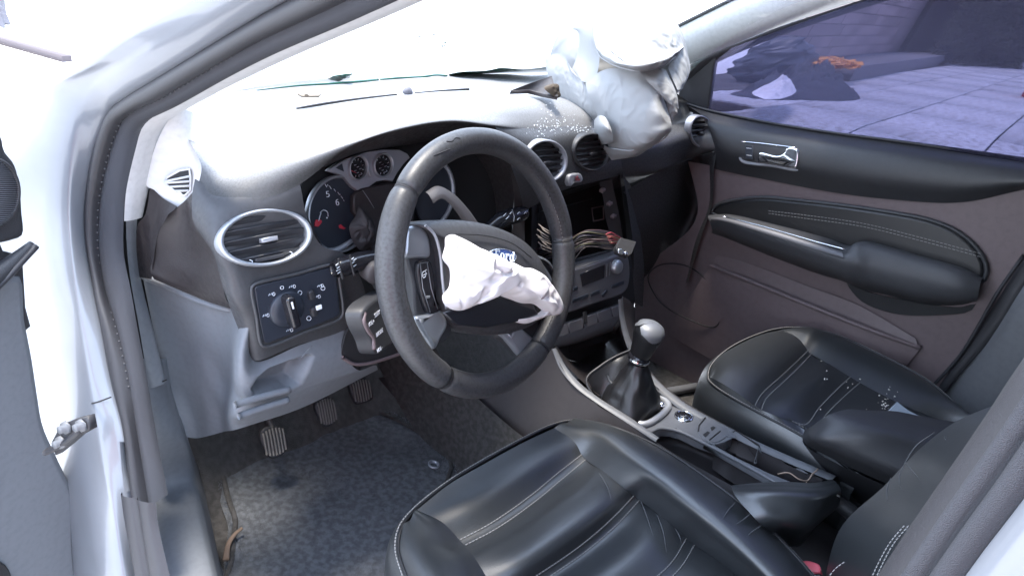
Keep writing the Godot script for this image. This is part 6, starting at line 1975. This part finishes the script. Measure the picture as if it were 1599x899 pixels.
	cloth_patch(st, [X3([924, 31, .24, 940, 18, .26, 970, 12, .28, 1010, 14, .30, 1046, 30, .33, 1066, 66, .35]), X3([926, 50, .20, 948, 50, .19, 976, 52, .19, 1012, 52, .21, 1044, 58, .26, 1066, 70, .33]), X3([930, 68, .16, 952, 78, .13, 978, 88, .12, 1012, 90, .14, 1042, 80, .22, 1067, 73, .31]), X3([932, 78, .14, 948, 92, .09, 968, 101, .06, 998, 106, .06, 1034, 98, .12, 1067, 75, .29]), X3([934, 84, .15, 948, 97, .10, 966, 105, .075, 997, 112, .07, 1032, 104, .13, 1065, 78, .29])], 90, 70, q, .010, 11, Vector3(.3, -.5, .6).normalized())
	obj("upper_fold", st, M.bag, b)
	st = mb()
	tube(st, crs(X3([926, 34, .22, 929, 60, .16, 936, 86, .13, 950, 97, .096, 968, 105, .07, 997, 111, .066, 1032, 104, .125, 1054, 89, .21, 1066, 76, .29]), 60), .0013, 6)
	obj("hem", st, M.bag, b)
	st = mb()
	tube(st, crs(X3([952, 77, .125, 966, 88, .09, 980, 98, .06, 992, 104, .055]), 24), .0013, 6)
	obj("seam", st, M.bag, b)
	# right-hand folds
	st = mb()
	cloth_patch(st, [X3([1052, 92, .24, 1062, 80, .29, 1070, 77, .32, 1074, 90, .34]), X3([1044, 106, .21, 1056, 102, .24, 1068, 100, .28, 1078, 106, .32]), X3([1048, 118, .20, 1056, 120, .22, 1066, 122, .25, 1074, 122, .29]), X3([1058, 140, .19, 1060, 140, .20, 1063, 139, .22, 1066, 137, .25])], 30, 30, q, .004, 16, down)
	obj("right_fold", st, M.bag, b)
	st = mb()
	cloth_patch(st, [X3([1000, 112, .105, 1014, 110, .12, 1030, 106, .14, 1040, 110, .17]), X3([1010, 126, .10, 1026, 128, .11, 1040, 128, .13, 1050, 130, .16]), X3([1024, 140, .11, 1040, 146, .12, 1050, 150, .13, 1058, 152, .15]), X3([1040, 158, .13, 1050, 164, .13, 1056, 168, .14, 1060, 170, .15])], 40, 40, q, .004, 20, Vector3(.2, -.8, .5).normalized())
	obj("inner_fold", st, M.bag, b)
	st = mb()
	cloth_patch(st, [X3([1038, 150, .155, 1048, 160, .15, 1058, 170, .16]), X3([1044, 172, .15, 1050, 176, .15, 1058, 176, .16]), X3([1045, 192, .15, 1049, 188, .15, 1053, 182, .16])], 24, 24, q, .003, 30, across)
	obj("gusset", st, M.bag, b)
	# torn lid of the airbag housing behind the bag
	var lid := thing("airbag_lid", "torn black dashboard lid lifted beside the passenger airbag", "panel", Vector3(.25, .82, -.5))
	st = mb()
	plate(st, Y3([798, 141, .835, 830, 128, .85, 862, 118, .86, 872, 150, .84, 850, 146, .836, 826, 140, .836]), Vector3(.1, .95, .2).normalized(), .008, .002)
	obj("lid_panel", st, M.dash_brown, lid)
	st = mb()
	heap_plane(st, [850, 138, 858, 132, 868, 136, 876, 148, 870, 153, 858, 146], Y(862, 142, .845), Vector3(0, .8, .6), .012, 6, 10, 60.0, 40)
	obj("torn_foam", st, mat(lin(.06, .045, .03), .9), lid)

func cloth_patch(st: SurfaceTool, ctrl: Array, nu: int, nv: int, q: FastNoiseLite, amp: float, f: float, along: Vector3) -> void:
	# a limp sheet: its control net, then sharp folds that run along one direction and fine crumples
	var rows := surf_rows(ctrl, nu, nv)
	for i in rows.size():
		var row: PackedVector3Array = rows[i]
		for j in row.size():
			var p := row[j]
			var s := (p - along * p.dot(along) * .78) * f
			var fold := 1.0 - 1.8 * pow(absf(q.get_noise_3d(s.x, s.y, s.z)), .9)
			var s2 := (p + Vector3(4, 2, 1) - across_of(along) * p.dot(across_of(along)) * .6) * f * 2.3
			var small := 1.0 - 2.0 * absf(q.get_noise_3d(s2.x, s2.y, s2.z))
			var e := minf(minf(i, rows.size() - 1 - i) / float(rows.size()), minf(j, row.size() - 1 - j) / float(row.size()))
			row[j] = p + Vector3(-.62, .25, .75) * amp * (fold * .95 + small * .34) * (.25 + .75 * smoothstep(0.0, .18, e))
		rows[i] = row
	skin(st, rows)
func across_of(d: Vector3) -> Vector3: return d.cross(Vector3(.6, .3, -.7)).normalized()

# ---------------------------------------------------------------- loose things
func loose_things() -> void:
	# the radio's plug and its wires
	var w := thing("radio_connector", "black radio plug with a bundle of coloured wires hanging from the empty radio slot", "connector", Vector3(.08, .6, -.1))
	var st := mb()
	var cn := Vector3(-.25, .75, .6).normalized(); var cp := Y(978, 383, .62)
	plate(st, FL([962, 386, 970, 371, 994, 377, 987, 396, 981, 400, 964, 393], cp, cn), cn, .011, .001)
	obj("plug", st, M.cavity, w)
	st = mb()
	plate(st, FL([966, 388, 971, 388, 976, 394, 972, 397, 966, 394], cp + cn * .002, cn), cn, .003, .001)
	plate(st, FL([976, 393, 979, 392, 981, 396, 978, 398], cp + cn * .002, cn), cn, .003, .001)
	obj("bright_latch", st, M.chrome, w)
	var cols := [lin(.10, .06, .07), lin(.05, .05, .06), lin(.16, .13, .13), lin(.13, .13, .07), lin(.05, .045, .07), lin(.03, .03, .035), lin(.13, .12, .12), lin(.06, .05, .05), lin(.18, .16, .16)]
	for i in 18:
		var y := 366.0 + i * 1.5
		var x0 := 876 + rng.randf() * 14
		var pts := PackedVector3Array([Z(830 + rng.randf() * 20, 380 + i * 2.0 + rng.randf() * 20, -.24), Z(x0, 372 + i * 2.2 + rng.randf() * 6, -.16), Z(905 + rng.randf() * 12, 358 + i * 1.6 + rng.randf() * 5, -.115), Z(940 + rng.randf() * 8, 361 + i * 1.6, -.10), Z(958, 364 + i * 1.4, -.095), Z(974, 373 + i * .9, -.098)])
		st = mb(); tube(st, crs(pts, 30), .0008, 6)
		obj("wire", st, mat(cols[i % cols.size()], .5), w)
	for i in 7:
		var pts := PackedVector3Array([Z(946 + i, 366 + i * 2.2, -.098), Z(952 + rng.randf() * 5, 362 + i * 2.6 + rng.randf() * 4, -.092), Z(962 + rng.randf() * 3, 366 + i * 2 + rng.randf() * 3, -.09), Z(973, 374 + i, -.094)])
		st = mb(); tube(st, crs(pts, 14), .0009, 6)
		obj("wire", st, mat([lin(.45, .06, .08), lin(.5, .12, .12), lin(.5, .34, .2)][i % 3], .5), w)
	# bits of wire lying behind the rim
	st = mb()
	for i in 9: tube(st, crs(PackedVector3Array([Z(838 + rng.randf() * 8, 350 + i * 4, -.15), Z(846 + rng.randf() * 8, 356 + i * 4, -.13), Z(856 + rng.randf() * 8, 362 + i * 4, -.12)]), 8), .0012, 5)
	tag(stuff(obj("loose_wires", st, mat(lin(.2, .17, .15), .6))), "tangle of thin wires just behind the right side of the steering wheel", "wires")
	# red seat belt buckle
	var b := thing("seat_belt_buckle", "red seat belt buckle between the driver's seat cushion and backrest", "buckle", Y(1263, 884, .33))
	st = mb()
	var bn := Vector3(-.3, .75, -.3).normalized(); var bp := Y(1263, 884, .34)
	plate(st, crs(FL([1247, 880, 1258, 874, 1280, 881, 1281, 892, 1266, 892, 1250, 886], bp, bn), 30, true), bn, .02, .003)
	obj("release_button", st, mat(lin(.62, .10, .13), .4), b)
	st = mb()
	plate(st, crs(FL([1240, 880, 1250, 886, 1268, 893, 1284, 895, 1290, 930, 1255, 930], bp - bn * .004, bn), 30, true), bn, .03, .004)
	obj("buckle_body", st, M.gloss, b)
	# pale plastic clip and crumbs on the passenger seat
	st = mb()
	plate(st, Y3([1386, 645, .385, 1402, 626, .395, 1420, 640, .39, 1466, 664, .385, 1440, 668, .38, 1405, 656, .38]), Vector3(-.2, .9, .3).normalized(), .02, .003)
	tag(obj("plastic_wedge", st, mat(lin(.26, .30, .34), .5)), "pale grey plastic wedge lying on the passenger seat behind the armrest", "plastic piece")
	st = mb()
	for i in 46:
		var px := 1384 + rng.randfn() * 5; var py := 632 + rng.randfn() * 8
		if i > 24: px = rng.randf_range(1280, 1420); py = rng.randf_range(560, 650)
		var s := rng.randf_range(.0008, .0026)
		box(st, Y(px, py, .370 if i > 24 else .386), Vector3(s, s, s * 1.4), Basis(Vector3(rng.randf(), 1, rng.randf()).normalized(), rng.randf() * 3), .0002)
	stuff(tag(obj("crumbs", st, mat(lin(.55, .52, .46), .8)), "pale crumbs scattered on the passenger seat cushion", "crumbs"))
	# twig in the rear cup holder
	st = mb()
	tube(st, crs(Y3([1215, 740, .335, 1232, 738, .345, 1248, 748, .345, 1262, 750, .34, 1268, 742, .345, 1278, 732, .35]), 24), .0013, 6)
	tube(st, crs(Y3([1262, 750, .34, 1258, 756, .335]), 6), .001, 5)
	tube(st, crs(Y3([1266, 744, .343, 1270, 738, .35]), 6), .0009, 5)
	tag(obj("dry_twig", st, mat(lin(.30, .22, .17), .9)), "thin dry twig lying across the rear cup holder", "twig")
	# on the dashboard: bracket, stone, green shards of the screen, glass dust
	st = mb()
	tube(st, Y3([466, 147, .822, 471, 150, .822, 497, 150, .822, 499, 147, .824]), .0022, 6)
	tube(st, Y3([470, 150, .820, 478, 147, .826, 484, 151, .82]), .0016, 6)
	tag(obj("metal_bracket", st, mat(lin(.20, .17, .13), .6)), "small bent metal bracket lying on the white lit dashboard top", "bracket")
	st = mb()
	lathe(st, Y(636, 146, .818), Vector3(.05, 1, .1), [[.010, 0.0], [.0115, .003], [.008, .009], [.004, .012], [.0001, .0125]], 9, Vector3.RIGHT, .7)
	tag(obj("pebble", st, mat(lin(.13, .13, .15), .7)), "small grey pebble on the seam of the dashboard top", "pebble")
	st = mb()
	plate(st, Y3([512, 122, .805, 520, 118, .815, 538, 116, .82, 551, 115, .825, 546, 121, .81, 536, 122, .806, 530, 126, .80]), Vector3(0, .5, .85).normalized(), .005, .001)
	tag(obj("glass_shard", st, M.green_glass), "dark green windscreen shard standing left at the foot of the windscreen", "glass shard", "")
	st = mb()
	surf(st, [Y3([700, 116, .805, 720, 112, .815, 760, 110, .82, 780, 106, .828, 820, 108, .825, 858, 103, .83]), Y3([702, 118, .80, 722, 116, .80, 760, 115, .80, 790, 114, .80, 820, 114, .80, 858, 112, .80])], 40, 5)
	tag(obj("glass_edge", st, M.green_glass), "long dark green broken edge of the windscreen beside the passenger airbag", "glass shard")
	st = mb()
	tube(st, crs(Y3([400, 140.5, .801, 470, 133, .802, 520, 130, .803, 560, 127, .804, 590, 124.5, .803]), 30), PackedFloat32Array(lerp_list(.0008, .003, 30)), 5)
	tube(st, crs(Y3([594, 124, .803, 620, 121.5, .804, 660, 119.5, .803, 680, 117, .806, 698, 118, .803]), 30), .0022, 5)
	tag(obj("broken_glass", st, M.green_glass), "thin dark line of broken glass along the foot of the windscreen", "glass shard")
	st = mb()
	for i in 260:
		var px := 854 + rng.randfn() * 22; var py := 194 + rng.randfn() * 13
		if i % 4 == 0: px = 902 + rng.randfn() * 9; py = 203 + rng.randfn() * 3
		var s := .0004 + .0016 * pow(rng.randf(), 2.5)
		var p := dash_hit(px, py)
		box(st, p, Vector3(s, s, s), Basis(Vector3(rng.randf(), 1, rng.randf()).normalized(), rng.randf() * 3), .0001)
	stuff(tag(obj("glass_crumbs", st, M.frost), "white glass crumbs sprinkled over the dark pod above the middle vents", "glass crumbs"))

func dash_hit(px: float, py: float) -> Vector3:
	# where the sight line meets the curved pod above the middle vents
	var t := clampf((py - 178.0) / 40.0, 0, 1)
	return Z(px, py, lerpf(-.262, -.185, t)) + Vector3(0, .002, 0)
